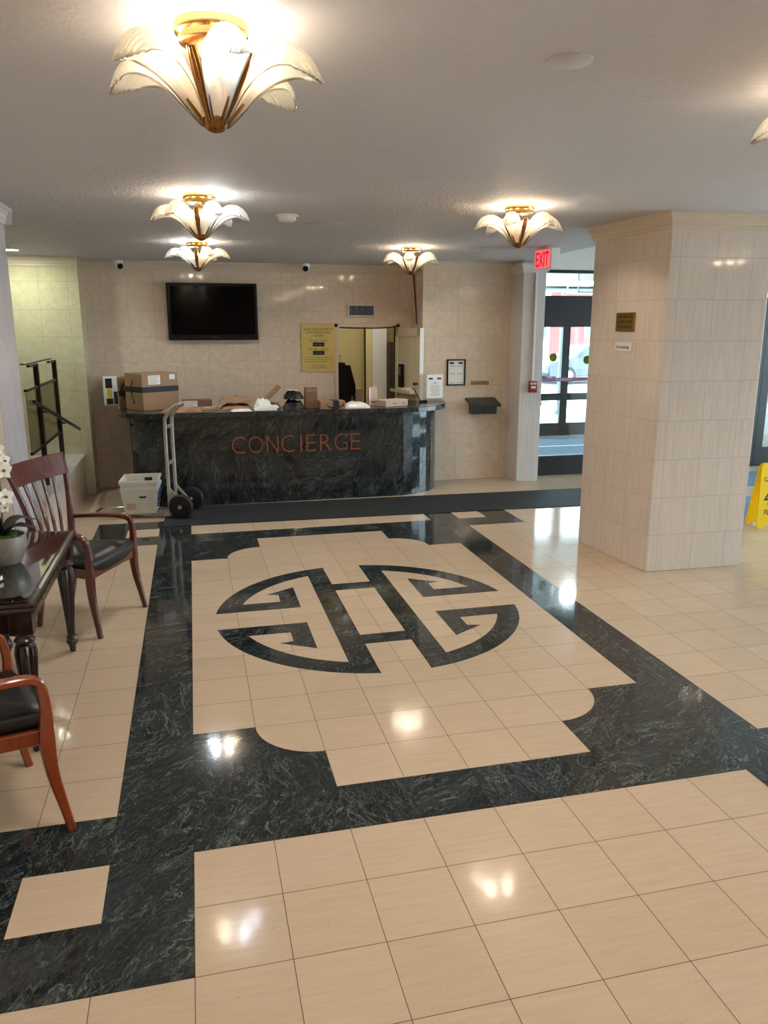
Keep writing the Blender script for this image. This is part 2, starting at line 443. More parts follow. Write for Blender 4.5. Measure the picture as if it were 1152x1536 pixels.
_font = None
def text_bm(lines, h, M, width=None, ext=0.0008, bm=None, lead=1.5, align='CENTER', mi=0, bold=0.0):
    """flat extruded lettering: each line centred on local x, the block centred on local y"""
    if bm is None: bm = newbm()
    if isinstance(lines, str): lines = [lines]
    for k, s in enumerate(lines):
        cu = bpy.data.curves.new('txt', 'FONT'); cu.body = s; cu.size = 1.0; cu.extrude = 0.0; cu.resolution_u = 3; cu.offset = bold
        ob = bpy.data.objects.new('txt', cu); C.objects.link(ob)
        dg = bpy.context.evaluated_depsgraph_get()
        me = bpy.data.meshes.new_from_object(ob.evaluated_get(dg))
        bpy.data.objects.remove(ob); bpy.data.curves.remove(cu)
        t = newbm(); t.from_mesh(me); bpy.data.meshes.remove(me)
        xs = [v.co.x for v in t.verts]; x0, x1 = min(xs), max(xs)
        sc = h / 0.70; sx = sc
        if width: sx = min(width / (x1 - x0), sc * 1.6) if len(lines) > 1 else width / (x1 - x0)
        yc = ((len(lines) - 1) / 2 - k) * lead * h - h / 2
        cx = (x0 + x1) / 2 if align == 'CENTER' else x0
        r = bmesh.ops.extrude_face_region(t, geom=t.faces[:])
        for e in r['geom']:
            if isinstance(e, bmesh.types.BMVert): e.co.z += ext / sc
        for v in t.verts: v.co = M @ Vector(((v.co.x - cx) * sx, v.co.y * sc + yc, v.co.z * sc))
        mp = {v: bm.verts.new(v.co) for v in t.verts}
        for f in t.faces:
            try: bm.faces.new([mp[v] for v in f.verts]).material_index = mi
            except ValueError: pass
        t.free()
    return bm

def text(name, lines, h, M, m, parent=None, **kw):
    return obj(name, text_bm(lines, h, M, **kw), m, parent)

# ------------------------------------------------------------------ floor with its marble inlay
bm = newbm(); box(bm, -3.4, 10.0, -6.0, 10.34, -0.12, 0.0)
floor = struct(obj('floor', bm, 'tile'))
cells = set()
for v in range(-1, 15): cells |= {(-1, v), (8, v)}
for u in range(-1, 9): cells |= {(u, -1), (u, 14)}
for cu, cv in ((-3, -3), (8, -3), (-3, 14), (8, 14)):
    for i in range(3):
        for j in range(3):
            if (i, j) != (1, 1): cells.add((cu + i, cv + j))
bm = newbm(); Z1 = 0.0008
def quad(bm, pts):
    f = bm.faces.new([bm.verts.new((p[0] * T, p[1] * T, Z1)) for p in pts]); return f
def slab(bm, pts): prism(bm, [(p[0] * T, p[1] * T) for p in pts], -0.02, Z1)
for (u, v) in cells: slab(bm, [(u, v), (u + 1, v), (u + 1, v + 1), (u, v + 1)])
for sx in (0, 1):
    for sy in (0, 1):
        P = [(0, 0), (2, 0), (2, 1)] + [(2 + math.cos(a), 2 + math.sin(a)) for a in [math.radians(270 - 7.5 * k) for k in range(1, 12)]] + [(1, 2), (0, 2)]
        P = [(8 - p[0] if sx else p[0], 14 - p[1] if sy else p[1]) for p in P]
        if sx != sy: P = P[::-1]
        slab(bm, P)
obj('border_inlay', bm, 'marble', floor)
bm = newbm()
def arc(r, a0, a1, n=18): return [(r * math.cos(a0 + (a1 - a0) * k / n), r * math.sin(a0 + (a1 - a0) * k / n)) for k in range(n + 1)]
o0 = math.asin(0.5 / 3.5); i0 = math.asin(1 / 3.0)
Q = arc(3.5, o0, PI / 2 - o0) + [(0.5, 0), (1, 0)] + arc(3.0, PI / 2 - i0, i0) + [(1.93, 1.0), (1.93, 1.5), (2.22, 1.56), (1.5, 2.0), (1.5, 0.5)]
for sx in (-1, 1):
    for sy in (-1, 1):
        P = [(4 + sx * p[0], 7 + sy * p[1]) for p in Q]
        slab(bm, P if sx * sy > 0 else P[::-1])
for y0 in (-2.0, 1.5): slab(bm, [(3.5, 7 + y0), (4.5, 7 + y0), (4.5, 7.5 + y0), (3.5, 7.5 + y0)])
obj('emblem_inlay', bm, 'marble', floor)

# ------------------------------------------------------------------ ceiling, walls
XR = 4.30                                    # edge of the raised ceiling by the glass front
def cslab(bm, x0, x1, y0, y1, top=3.2):
    co = [(x0, y0, CE(y0)), (x1, y0, CE(y0)), (x1, y1, CE(y1)), (x0, y1, CE(y1)), (x0, y0, top), (x1, y0, top), (x1, y1, top), (x0, y1, top)]
    v = [bm.verts.new(c) for c in co]
    for f in ((0, 3, 2, 1), (4, 5, 6, 7), (0, 1, 5, 4), (1, 2, 6, 5), (2, 3, 7, 6), (3, 0, 4, 7)): bm.faces.new([v[i] for i in f])
bm = newbm()
cslab(bm, -3.4, XR, -6.0, 5.5); cslab(bm, -3.4, XR, 5.5, 7.4); cslab(bm, XR, 10.0, -6.0, 3.7)
ceiling = struct(obj('ceiling', bm, 'ceiling'))
bm = newbm(); box(bm, XR, 10.0, 3.7, 10.34, 3.02, 3.2)
struct(obj('ceiling', bm, 'white'))

YB = 7.22
def wall(name, dims, m='wall'): return struct(bobj(name, dims, m))
# back wall behind the desk, with the office doorway cut out of it
DX0, DX1, DZ = 1.955, 2.735, 1.965
bm = newbm()
for d in ((-1.13, DX0, 0, 2.78), (DX1, 2.95, 0, 2.78), (DX0, DX1, DZ, 2.78)): box(bm, d[0], d[1], YB, YB + 0.12, d[2], d[3])
struct(obj('wall_back', bm, 'wall'))
wall('wall_alcove', (-3.4, -1.115, 6.84, 7.34, 0, 2.78), 'wallgreen')
wall('wall_side', (2.935, 3.1, 6.80, 7.34, 0, 2.78))
wall('wall_right', (2.935, 4.14, 6.66, 6.80, 0, 2.78))
wall('wall_left', (-1.33, -1.17, -6.0, 2.72, 0, 2.84))
wall('wall_end', (-1.33, -1.165, 2.72, 3.40, 0, 2.80), 'greymarble')
wall('wall_alcove_left', (-3.4, -3.3, 3.3, 6.9, 0, 2.8), 'wallgreen')
wall('wall_alcove_front', (-3.4, -1.33, 3.2, 3.3, 0, 2.8), 'wallgreen')
wall('wall_front', (-3.4, 10.0, -6.1, -6.0, 0, 2.9), 'wall')
bm = newbm()
for d in ((-6.0, -3.2, 0, 3.1), (6.2, 10.34, 0, 3.1), (-3.2, 6.2, 0, 0.12), (-3.2, 6.2, 2.6, 3.1)): box(bm, 9.9, 10.0, d[0], d[1], d[2], d[3])
struct(obj('wall_east', bm, 'white'))
w3 = bpy.data.objects.new('window_3', None); C.objects.link(w3); w3['kind'] = 'structure'; w3.location = (9.95, 1.5, 0)
for k in range(5): bobj('mullion', (-0.04, 0.04, -4.7 + 2.325 * k, -4.6 + 2.325 * k, 0.12, 2.6), 'dark', w3)
for k in range(4): bobj('glass_pane', (-0.004, 0.004, -4.6 + 2.325 * k, -4.7 + 2.325 * (k + 1), 0.12, 2.6), 'glass', w3)
struct(bobj('floor_side_pavement', (10.02, 40, -20, 10.4, -0.14, -0.02), 'concrete'))
# pilaster beside the exit
bm = newbm(); prism(bm, [(4.115, 6.665), (4.14, 6.35), (4.42, 6.31), (4.44, 6.80), (4.115, 6.80)], 0, 2.79)
pl = struct(obj('wall_pilaster', bm, 'pilaster'))
bm = newbm()
for k, (e, z0, z1) in enumerate(((0.012, 2.615, 2.64), (0.028, 2.64, 2.69), (0.05, 2.69, 2.725))):
    prism(bm, [(4.115 - e, 6.66), (4.14 - e, 6.35 - e), (4.42 + e, 6.31 - e), (4.44 + e, 6.66)], z0, z1)
obj('crown_molding', bm, 'crown_white', pl)

def crown(name, a, b, out, ztop, m='crown', parent=None, drop=0.11, reach=0.055):
    """cornice from a to b along a wall, stepping out in direction out"""
    a = Vector((a[0], a[1], 0)); b = Vector((b[0], b[1], 0)); o = Vector((out[0], out[1], 0))
    prof = [(0, -drop), (0.012, -drop), (0.014, -drop * 0.78), (0.022, -drop * 0.74), (0.026, -drop * 0.5), (0.042, -drop * 0.24), (reach * 0.92, -drop * 0.2), (reach, -drop * 0.14), (reach, 0.03), (0, 0.03)]
    bm = newbm(); rings = []
    for p, zt in ((a, ztop(a.y)), (b, ztop(b.y))):
        rings.append([p + o * q[0] + Vector((0, 0, zt + q[1])) for q in prof])
    loft(bm, rings)
    return obj(name, bm, m, parent)
for k, (a, b, o, m) in enumerate((((-1.13, YB), (2.94, YB), (0, -1), 'crown'), ((2.935, 6.66), (4.12, 6.66), (0, -1), 'crown'), ((2.935, 6.66), (2.935, YB), (-1, 0), 'crown'),
        ((-3.3, 6.84), (-1.115, 6.84), (0, -1), 'crown'), ((-1.165, -6), (-1.165, 3.40), (1, 0), 'crown_white'), ((-1.33, 3.40), (-1.11, 3.40), (0, 1), 'crown_white'))):
    struct(crown('trim_%d' % (k + 1), a, b, o, CE, m))

# square pillar
pc = [(3.623, 2.440), (4.489, 2.420), (4.520, 3.42), (3.532, 3.444)]
pil = thing('pillar', 'square beige tiled pillar in the middle of the lobby floor', 'pillar', (4.03, 2.93, 0))
bm = newbm(); prism(bm, [(x - 4.03, y - 2.93) for x, y in pc], 0, 2.80)
obj('shaft', bm, 'pillar', pil, bevel=0.004)
bm = newbm()
prof = [(0.0, -0.115), (0.012, -0.115), (0.014, -0.09), (0.022, -0.086), (0.026, -0.06), (0.044, -0.03), (0.05, -0.025), (0.055, -0.015), (0.055, 0.012)]
rings = []
for e, z in prof:
    ring = []
    for (x, y), (sx, sy) in zip(pc, ((-1, -1), (1, -1), (1, 1), (-1, 1))): ring.append((x - 4.03 + sx * (e + 0.001), y - 2.93 + sy * (e + 0.001), CE(y) + z))
    rings.append(ring)
loft(bm, rings); obj('crown_molding', bm, 'crown', pil)

# raised landing in the alcove with a marble slab, and the step in front of it
wall('trim_20', (-3.3, -1.215, 4.25, 6.84, 0, 0.465), 'wall')
wall('trim_21', (-3.3, -1.195, 4.22, 6.84, 0.465, 0.492), 'greymarble')
wall('trim_22', (-3.3, -1.23, 3.95, 4.25, 0, 0.24), 'greymarble')

# ------------------------------------------------------------------ glass front, vestibule, street
def glazed(name, x0, x1, y, stiles, top=2.36, bottom=0.27, head=1.97, mid=None, tr=True):
    root = bpy.data.objects.new(name, None); C.objects.link(root); root['kind'] = 'structure'; root.location = (x0, y, 0)
    W = x1 - x0
    bobj('header', (0, W, -0.05, 0.09, head, top), 'dark', root, 0.004)
    bobj('bottom_rail', (0.012, W - 0.012, -0.03, 0.03, 0.004, bottom), 'dark', root, 0.004)
    for s0, s1 in stiles: bobj('stile', (s0 - x0, s1 - x0, -0.035, 0.035, 0.004, head), 'dark', root, 0.003)
    if mid: bobj('mid_rail', (0.012, W - 0.012, -0.03, 0.03, mid[0], mid[1]), 'dark', root, 0.003)
    bobj('glass_pane', (0.02, W - 0.02, -0.004, 0.004, bottom, head), 'glass', root)
    if tr:
        bobj('transom_pane', (0.0, W, -0.004, 0.004, top, 2.64), 'glass', root)
        bobj('transom_bar', (0, W, -0.03, 0.03, 2.64, 2.68), 'dark', root)
    return root
d1 = glazed('door_1', 4.445, 5.75, 6.66, [(5.66, 5.75)])
for x, z in ((4.73, 1.575), (5.22, 1.54)):
    bm = newbm(); lathe(bm, [(0.0, 0), (0.055, 0), (0.055, 0.002), (0, 0.002)], 20, frame((x - 4.445, -0.0045, z), (1, 0, 0), (0, 0, 1)))
    obj('round_sticker', bm, 'lime', d1)
bobj('stripe_sticker', (0.03, 1.2, -0.0065, -0.0045, 1.262, 1.312), 'purple', d1)
text('sticker_lettering', 'AUTOMATIC DOOR', 0.018, frame((0.45, -0.0067, 1.288), (1, 0, 0), (0, 0, 1)), 'paper', d1)
w1 = glazed('window_1', 5.75, 7.94, 6.66, [(5.75, 5.82), (6.8, 6.87), (7.86, 7.94)], bottom=0.2)
d2 = glazed('door_2', 7.94, 9.9, 6.66, [(7.94, 8.07), (8.9, 9.0)])
YO = 10.34
w2 = glazed('window_2', 4.36, 9.9, YO, [(4.36, 4.5), (6.655, 6.80), (8.4, 8.54), (9.76, 9.9)], bottom=0.24, mid=(0.655, 0.785), top=2.1)
wall('wall_entrance_head', (4.43, 10.0, 6.60, 6.72, 2.68, 3.03), 'white')
wall('wall_vestibule_left', (4.30, 4.36, 6.82, YO, 0, 3.03), 'white')
wall('wall_vestibule_head', (4.30, 10.0, YO - 0.05, YO + 0.07, 2.68, 3.03), 'white')

# street outside
struct(bobj('floor_pavement', (-6, 46, 10.42, 22.0, -0.14, -0.02), 'concrete'))
struct(bobj('floor_street', (-6, 60, 22.0, 44.0, -0.2, -0.10), 'asphalt'))
cp = thing('entrance_canopy', 'pale blue canopy roof over the pavement outside the exit', 'canopy', (8.0, 13.0, 2.95))
bobj('roof_slab', (-4.5, 5.5, -2.5, -0.2, 0, 0.14), 'canopy', cp)
bobj('edge_beam', (-4.5, 5.5, -0.34, -0.2, -0.25, 0.0), 'canopy', cp)
bm = newbm(); lathe(bm, [(0.0, 0), (0.10, 0), (0.10, 0.10), (0.055, 0.11), (0.055, 4.2)], 16)
o = obj('lamp_post', bm, 'greypole', None, True); o.location = (8.4, 13.9, -0.02); tag(o, 'slim grey round post standing on the pavement outside the glass', 'post')
bl = thing('shop_building', 'white shop building with a picture window across the street', 'building', (10.3, 44.0, -0.1))
bobj('facade', (0, 12.0, 0, 4, 0, 7.0), 'render', bl)
bobj('shop_window', (11.0, 11.75, -0.06, 0.02, 1.5, 3.0), 'shopglass', bl, 0.02)
bobj('plinth', (0, 12.0, -0.05, 0.02, 0, 0.35), 'concrete', bl)
br = thing('brick_building', 'red brick building with windows across the street', 'building', (22.3, 44.0, -0.1))
bobj('facade', (0, 24, 0, 4, 0, 9.0), 'brick', br)
for k in range(4):
    wn = bobj('window', (2.4 + 4.2 * k, 4.0 + 4.2 * k, -0.05, 0.03, 1.5, 3.1), 'shopglass', br)
    bm = newbm()
    for x in (2.4, 3.2, 3.96): box(bm, x + 4.2 * k, x + 4.2 * k + 0.06, -0.09, -0.05, 1.5, 3.1)
    obj('glazing_bar', bm, 'white', wn)
# parked car, side on
car = thing('parked_car', 'dark blue car parked in the street beyond the exit glass', 'car', (15.1, 25.0, -0.10))
side = [(-2.15, 0.28), (-2.18, 0.62), (-2.05, 0.82), (-1.25, 0.95), (-0.55, 1.42), (-0.1, 1.50), (0.9, 1.47), (1.6, 1.08), (2.1, 1.0), (2.18, 0.55), (2.1, 0.28)]
bm = newbm(); rings = []
for y, k in ((-0.86, 0.94), (-0.80, 1.0), (0.80, 1.0), (0.86, 0.94)):
    rings.append([(x * (0.985 if k < 1 else 1), y * (1 if z < 1.0 else 0.80), z * (1 if z < 1 else (0.985 if k < 1 else 1))) for x, z in side])
loft(bm, rings); obj('body', bm, 'carpaint', car, True, 0.03)
for qi, P in enumerate(([(-1.05, 0.98), (-0.50, 1.36), (-0.12, 1.41), (-0.12, 0.98)], [(-0.04, 0.98), (-0.04, 1.41), (0.85, 1.38), (1.35, 1.02)])):
    for y0, y1 in ((-0.885, -0.72), (0.72, 0.885)):
        bm = newbm()
        bm2 = [bm.verts.new((x, y0 if z < 1.1 else (y0 * 0.83), z)) for x, z in P]; bm3 = [bm.verts.new((x, y1 if z < 1.1 else y1 * 0.83, z)) for x, z in P]
        bm.faces.new(bm2); bm.faces.new(bm3[::-1])
        for i in range(4): bm.faces.new([bm2[i], bm2[(i + 1) % 4], bm3[(i + 1) % 4], bm3[i]])
        obj('side_window', bm, 'carglass', car)
for x in (-1.35, 1.35):
    for y in (-0.80, 0.80):
        bm = newbm(); lathe(bm, [(0.16, -0.1), (0.30, -0.1), (0.325, -0.07), (0.325, 0.07), (0.30, 0.1), (0.16, 0.1)], 24, Matrix.Translation((x, y, 0.325)) @ Matrix.Rotation(PI / 2, 4, 'X'))
        wh = obj('wheel', bm, 'rubber', car, True)
        bm = newbm(); lathe(bm, [(0.02, -0.112), (0.19, -0.108), (0.19, 0.108), (0.02, 0.112)], 20, Matrix.Translation((x, y, 0.325)) @ Matrix.Rotation(PI / 2, 4, 'X'))
        obj('hub', bm, 'steel', wh, True)
def shrub(loc, n, h, label):
    rr = random.Random(int(loc[0] * 100)); bm = newbm()
    for k in range(n):
        a = rr.uniform(0, 2 * PI); lean = rr.uniform(0.1, 0.9); L = h * rr.uniform(0.6, 1.1); d = Vector((math.cos(a), math.sin(a), 0)); s = Vector((-d.y, d.x, 0))
        mid = d * L * lean * 0.4 + Vector((0, 0, L * 0.75)); end = d * L * lean + Vector((0, 0, L * (1 - lean * 0.5)))
        w_ = 0.035
        v = [bm.verts.new(p) for p in (s * w_ * 0.3, -s * w_ * 0.3, mid - s * w_, mid + s * w_, end)]
        bm.faces.new([v[0], v[1], v[2], v[3]]); bm.faces.new([v[3], v[2], v[4]])
    o = obj('grass_shrub', bm, 'foliage', fix=False); o.location = loc; return tag(o, label, 'shrub')
shrub((9.2, 13.6, -0.02), 60, 0.6, 'spiky green shrub right of the grey post outside')
shrub((8.0, 14.2, -0.02), 50, 0.45, 'low spiky green shrub left of the grey post outside')
# lantern hanging in the vestibule
ln = thing('hanging_lantern', 'square glass lantern with a bright tube hanging in the vestibule', 'lantern', (6.55, 9.0, 3.02))
bm = newbm()
for sx in (-0.42, 0.40):
    for sy in (-0.2, 0.18): box(bm, sx, sx + 0.02, sy, sy + 0.02, -0.52, 0.0)
for z in (-0.52, -0.16):
    for y in (-0.2, 0.18): box(bm, -0.42, 0.42, y, y + 0.02, z, z + 0.02)
    for x in (-0.42, 0.40): box(bm, x, x + 0.02, -0.2, 0.2, z, z + 0.02)
obj('frame', bm, 'steel', ln)
bm = newbm(); box(bm, -0.40, 0.40, -0.195, -0.191, -0.5, -0.16); box(bm, -0.40, 0.40, 0.191, 0.195, -0.5, -0.16); obj('glass_panes', bm, 'acrylic', ln)
bm = newbm(); tube(bm, [(-0.33, 0, -0.36), (0.33, 0, -0.36)], 0.03, 12); obj('tube', bm, 'tube', ln, True)
for x in (-0.25, 0.25):
    bm = newbm(); tube(bm, [(x, 0, -0.33), (x, 0, 0)], 0.006); obj('suspension_rod', bm, 'steel', ln)

# floor mats
def fmat(name, poly, m, label, z=0.009):
    bm = newbm(); prism(bm, poly, 0.001, z); return tag(obj(name, bm, m, bevel=0.003), label, 'mat')
fmat('floor_mat', [(-0.29, 4.93), (5.1, 4.79), (5.1, 5.69), (-0.24, 5.81)], 'matblack', 'long black ribbed mat lying in front of the desk')
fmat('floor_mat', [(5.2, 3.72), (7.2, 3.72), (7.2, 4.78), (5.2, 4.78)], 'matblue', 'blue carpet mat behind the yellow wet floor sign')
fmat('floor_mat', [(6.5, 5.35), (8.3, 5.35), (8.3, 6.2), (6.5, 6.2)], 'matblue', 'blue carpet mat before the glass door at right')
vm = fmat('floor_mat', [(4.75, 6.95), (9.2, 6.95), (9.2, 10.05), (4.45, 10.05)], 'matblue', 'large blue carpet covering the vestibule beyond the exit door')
bobj('edge_stripe', (4.6, 9.1, 9.05, 9.10, 0.0092, 0.0102), 'paper', vm)
for r in range(2):
    bm = newbm()
    for k in range(22):
        x = 4.8 + 0.19 * k; y = 9.35 + 0.28 * r
        box(bm, -0.1, 0.1, -0.012, 0.012, 0.0092, 0.0102, 0, Matrix.Translation((x, y, 0)) @ Matrix.Rotation(0.55 if k % 2 else -0.55, 4, 'Z'))
    obj('zigzag_stripe', bm, 'greyink', vm)
fmat('floor_mat', [(2.47, -1.6), (3.9, -1.6), (3.9, -0.40), (2.47, -0.40)], 'matblack', 'corner of a black mat at the right edge of the floor')

# ------------------------------------------------------------------ petal ceiling lamps
def make_lamp():
    root = thing('petal_ceiling_lamp', 'x', 'ceiling lamp', (0, 0, 0), 0)
    bm = newbm(); lathe(bm, [(0.0, 0.003), (0.105, 0.003), (0.108, -0.006), (0.104, -0.03), (0.094, -0.036), (0.094, -0.058), (0.086, -0.064), (0.0, -0.064)], 48)
    obj('canopy', bm, 'gold', root, True)
    bm = newbm(); tube(bm, [(0, 0, -0.06), (0, 0, -0.33)], 0.012, 12); obj('stem', bm, 'gold', root, True)
    bm = newbm(); lathe(bm, [(0.0, -0.352), (0.012, -0.350), (0.026, -0.342), (0.036, -0.326), (0.040, -0.305), (0.036, -0.300), (0.0, -0.298)], 28)
    obj('finial_cup', bm, 'golddark', root, True)
    CL = [(0.030, -0.325), (0.055, -0.255), (0.088, -0.185), (0.128, -0.122), (0.178, -0.082), (0.232, -0.080), (0.282, -0.118), (0.320, -0.205)]
    WD = [0.012, 0.021, 0.033, 0.046, 0.058, 0.065, 0.060, 0.032]
    cl = catmull([(a, 0, b) for a, b in CL], 3); wd = interp(WD, len(cl))
    ns = len(cl); nt = 36
    def petal_bm():
        bm = newbm()
        def P(i, t, off):
            s = i / (ns - 1); se = s * (1 - 0.10 * t * t)
            k = se * (ns - 1); i0 = min(int(k), ns - 2); f = k - i0
            p = cl[i0].lerp(cl[i0 + 1], f); wv = wd[i0] * (1 - f) + wd[i0 + 1] * f
            rib = 0.0042 * s * math.cos(t * PI * 13)
            tn = (cl[i0 + 1] - cl[i0]).normalized(); nn = Vector((-tn.z, 0, tn.x))
            q = p + nn * (rib + off)
            th = t * 1.15
            y = wv * math.sin(th) / math.sin(1.15)
            dz = -(0.008 + 0.098 * math.sin(PI * min(1.0, s * 0.94)) ** 0.8) * t * t
            dx = -0.030 * s * t * t
            return Vector((q.x + dx, y, q.z + dz))
        vr = {}
        for lay, off in ((0, 0.0), (1, 0.004)):
            for i in range(ns):
                for j in range(nt + 1): vr[lay, i, j] = bm.verts.new(P(i, -1 + 2 * j / nt, off))
        for lay in (0, 1):
            for i in range(ns - 1):
                for j in range(nt): bm.faces.new([vr[lay, i, j], vr[lay, i + 1, j], vr[lay, i + 1, j + 1], vr[lay, i, j + 1]]).material_index = lay
        for i in range(ns - 1):
            for j in (0, nt): bm.faces.new([vr[0, i, j], vr[0, i + 1, j], vr[1, i + 1, j], vr[1, i, j]])
        for j in range(nt):
            for i in (0, ns - 1): bm.faces.new([vr[0, i, j], vr[0, i, j + 1], vr[1, i, j + 1], vr[1, i, j]])
        return bm
    pm = obj('petal', petal_bm(), ['petal', 'petal_clear'], root, 'all')
    bm = newbm(); sweep(bm, catmull([(0.036, 0, -0.318), (0.078, 0, -0.252), (0.122, 0, -0.180), (0.158, 0, -0.122)], 4), [0.020, 0.030, 0.034, 0.026], [0.012, 0.015, 0.014, 0.010])
    sweep(bm, catmull([(0.044, 0, -0.322), (0.086, 0, -0.256), (0.130, 0, -0.184), (0.162, 0, -0.129)], 4), [0.008, 0.012, 0.014, 0.010], 0.009)
    am = obj('arm', bm, 'golddark', root, True)
    bm = newbm(); bmesh.ops.create_icosphere(bm, subdivisions=2, radius=0.018, matrix=Matrix.Translation((0.146, 0, -0.128)))
    bw = obj('bulb', bm, 'warm', root, 'all')
    bmeshc = bw.data.copy(); bmeshc.materials[0] = MT['cool']
    for me in {c.data for c in root.children} | {bmeshc}: me.transform(Matrix.Diagonal((1, 1, 0.80, 1)))
    for k in range(6):
        a = k * PI / 3
        if k == 0: ps, as_, bs = pm, am, bw
        else:
            ps, as_, bs = pm.copy(), am.copy(), bw.copy()
            for q in (ps, as_, bs): C.objects.link(q); q.parent = root
        ps.rotation_euler = (0, 0, a); as_.rotation_euler = (0, 0, a + PI / 6); bs.rotation_euler = (0, 0, a)
    return root, bmeshc
lamp0, cool_mesh = make_lamp()
LAMPS = [((0.20, -0.487), 0.646, (4,), 'brass ceiling lamp with frosted glass petals nearest the camera, top left', ),
         ((0.20, 2.485), -0.175, (0, 1, 5), 'brass petal ceiling lamp nearest behind the biggest one'),
         ((0.21, 5.37), -0.1, (2, 3, 4), 'smallest brass petal ceiling lamp, above the television'),
         ((2.41, 2.47), -0.105, (), 'brass petal ceiling lamp left of the tiled pillar top'),
         ((2.43, 5.40), 0.17, (), 'small brass petal ceiling lamp above the office door'),
         ((2.40, -0.487), 0.2, (), 'brass petal ceiling lamp cut off by the right edge of the picture'),
         ((0.20, -3.43), 0.2, (), 'brass petal ceiling lamp added behind the camera as ambient fill, in line with the left row'),  # unseen lamp added for ambient fill
         ((6.10, -0.487), 0.3, (), 'brass petal ceiling lamp out of frame to the right, mirrored in the pillar'),
         ((2.40, -3.43), 0.3, (), 'brass petal ceiling lamp added behind the camera as ambient fill, in line with the right row')]  # likewise added out of view as fill
for k, (xy, rz, cool, lab) in enumerate(LAMPS):
    loc = (xy[0], xy[1], CE(xy[1]) - 0.002)
    if k == 0:
        r = lamp0; r.location = loc; r.rotation_euler = (0, 0, rz); r['label'] = lab; r['group'] = 'petal ceiling lamps'
    else: r = dup(lamp0, loc, rz, lab, 'petal ceiling lamps')
    LAMPS[k] = (r, cool)
for r, cool in LAMPS:
    bl_ = [c for c in r.children if c.name.startswith('bulb')]
    bl_.sort(key=lambda c: c.rotation_euler.z)
    for q in cool: bl_[q].data = cool_mesh

# small ceiling fittings
sd = thing('smoke_detector', 'round white smoke detector on the ceiling between the lamps', 'smoke detector', (0.86, 3.28, CE(3.28)))
bm = newbm(); lathe(bm, [(0, 0.002), (0.085, 0.002), (0.085, -0.016), (0, -0.016)], 32); obj('base', bm, 'camwhite', sd, True)
bm = newbm(); lathe(bm, [(0, -0.016), (0.068, -0.016), (0.066, -0.038), (0.045, -0.052), (0, -0.054)], 32); obj('sensor_housing', bm, 'camwhite', sd, True)
rl = thing('recessed_light', 'round recessed downlight in the alcove ceiling at far left', 'ceiling light', (-1.70, 6.30, CE(6.3)))
bm = newbm(); lathe(bm, [(0.10, 0.001), (0.105, -0.006), (0.085, -0.010), (0.08, 0.001)], 32); obj('trim_ring', bm, 'white', rl, True)
bm = newbm(); lathe(bm, [(0, -0.002), (0.082, -0.002), (0.082, -0.006), (0, -0.006)], 32); obj('lens', bm, 'can', rl)
for (x, y, r, lab) in ((1.33, -0.45, 0.075, 'faint round cover plate on the ceiling right of the nearest lamp'), (1.22, 3.75, 0.16, 'faint round cover plate on the ceiling behind the smoke detector')):
    bm = newbm(); lathe(bm, [(0, 0.004), (r, 0.004), (r, -0.004), (r * 0.96, -0.006), (0, -0.006)], 40)
    o = obj('cover_plate', bm, 'ceiling', None, True); o.location = (x, y, CE(y)); tag(o, lab, 'cover plate')
def cam_dome(loc, aim, label):
    t = thing('security_camera', label, 'security camera', loc, group='ceiling security cameras')
    bm = newbm(); lathe(bm, [(0, 0.002), (0.058, 0.002), (0.058, -0.03), (0.055, -0.036), (0, -0.036)], 28); obj('base', bm, 'camwhite', t, True)
    bm = newbm(); ball(bm, (0, 0, -0.045), 0.05, 1, 1, 1, 20, 12); obj('eyeball', bm, 'camwhite', t, 'all')
    d = Vector(aim).normalized(); q = d.to_track_quat('Z', 'Y').to_matrix().to_4x4(); q.translation = Vector((0, 0, -0.045))
    bm = newbm(); lathe(bm, [(0, 0.042), (0.036, 0.042), (0.034, 0.052), (0.0, 0.056)], 24, q); obj('lens', bm, 'black', t, True)
cam_dome((-0.68, 7.05, 2.728), (0.5, -0.75, -0.45), 'white security camera on the ceiling left of the television')
cam_dome((1.53, 7.05, 2.728), (-0.1, -0.9, -0.3), 'white security camera on the ceiling between the television and the clock')

# ------------------------------------------------------------------ reception desk
desk = thing('reception_desk', 'dark green marble concierge desk with curved ends against the tiled wall', 'desk', (1.2, 5.84, 0))
def outline(off, inner=False):
    pts = []
    cxr, cyr, r = 2.36, 6.50, 0.66                  # right end
    R = r + off
    for k in range(10):
        a = -PI / 2 + (PI / 2) * k / 9; pts.append((cxr + R * math.cos(a) * 1.03, cyr + R * math.sin(a)))
    pts.append((cxr + R * 1.03, 6.655))
    cxl, cyl, rl_ = -0.24, 6.22, 0.38
    Rl = rl_ + off
    left = [(cxl - Rl, 7.215)] + [(cxl - Rl * math.cos(a), cyl - Rl * math.sin(a)) for a in [PI / 2 * k / 9 for k in range(10)]]
    return left, pts
left, right = outline(0.0)
path = left + right
def offset_in(p, d):
    out = []
    for i, q in enumerate(p):
        a = Vector(p[max(i - 1, 0)]); b = Vector(p[min(i + 1, len(p) - 1)]); t = (b - a).normalized()
        out.append((q[0] - t.y * d, q[1] + t.x * d))
    return out
inn = offset_in(path, 0.06)
TOP = 1.06
L0 = Vector((1.2, 5.84, 0))
def dl(poly): return [(x - 1.2, y - 5.84) for x, y in poly]
bm = newbm()
for i in range(len(path) - 1):
    prism(bm, dl([path[i], path[i + 1], inn[i + 1], inn[i]]), 0.0, TOP - 0.06)
bmesh.ops.remove_doubles(bm, verts=bm.verts, dist=0.0005)
obj('front_panel', bm, 'desk_marble', desk)
left, right = outline(0.125)
out = left + right
inn2 = offset_in(path, 0.46)
right_in = [p for p in inn2]
bm = newbm()
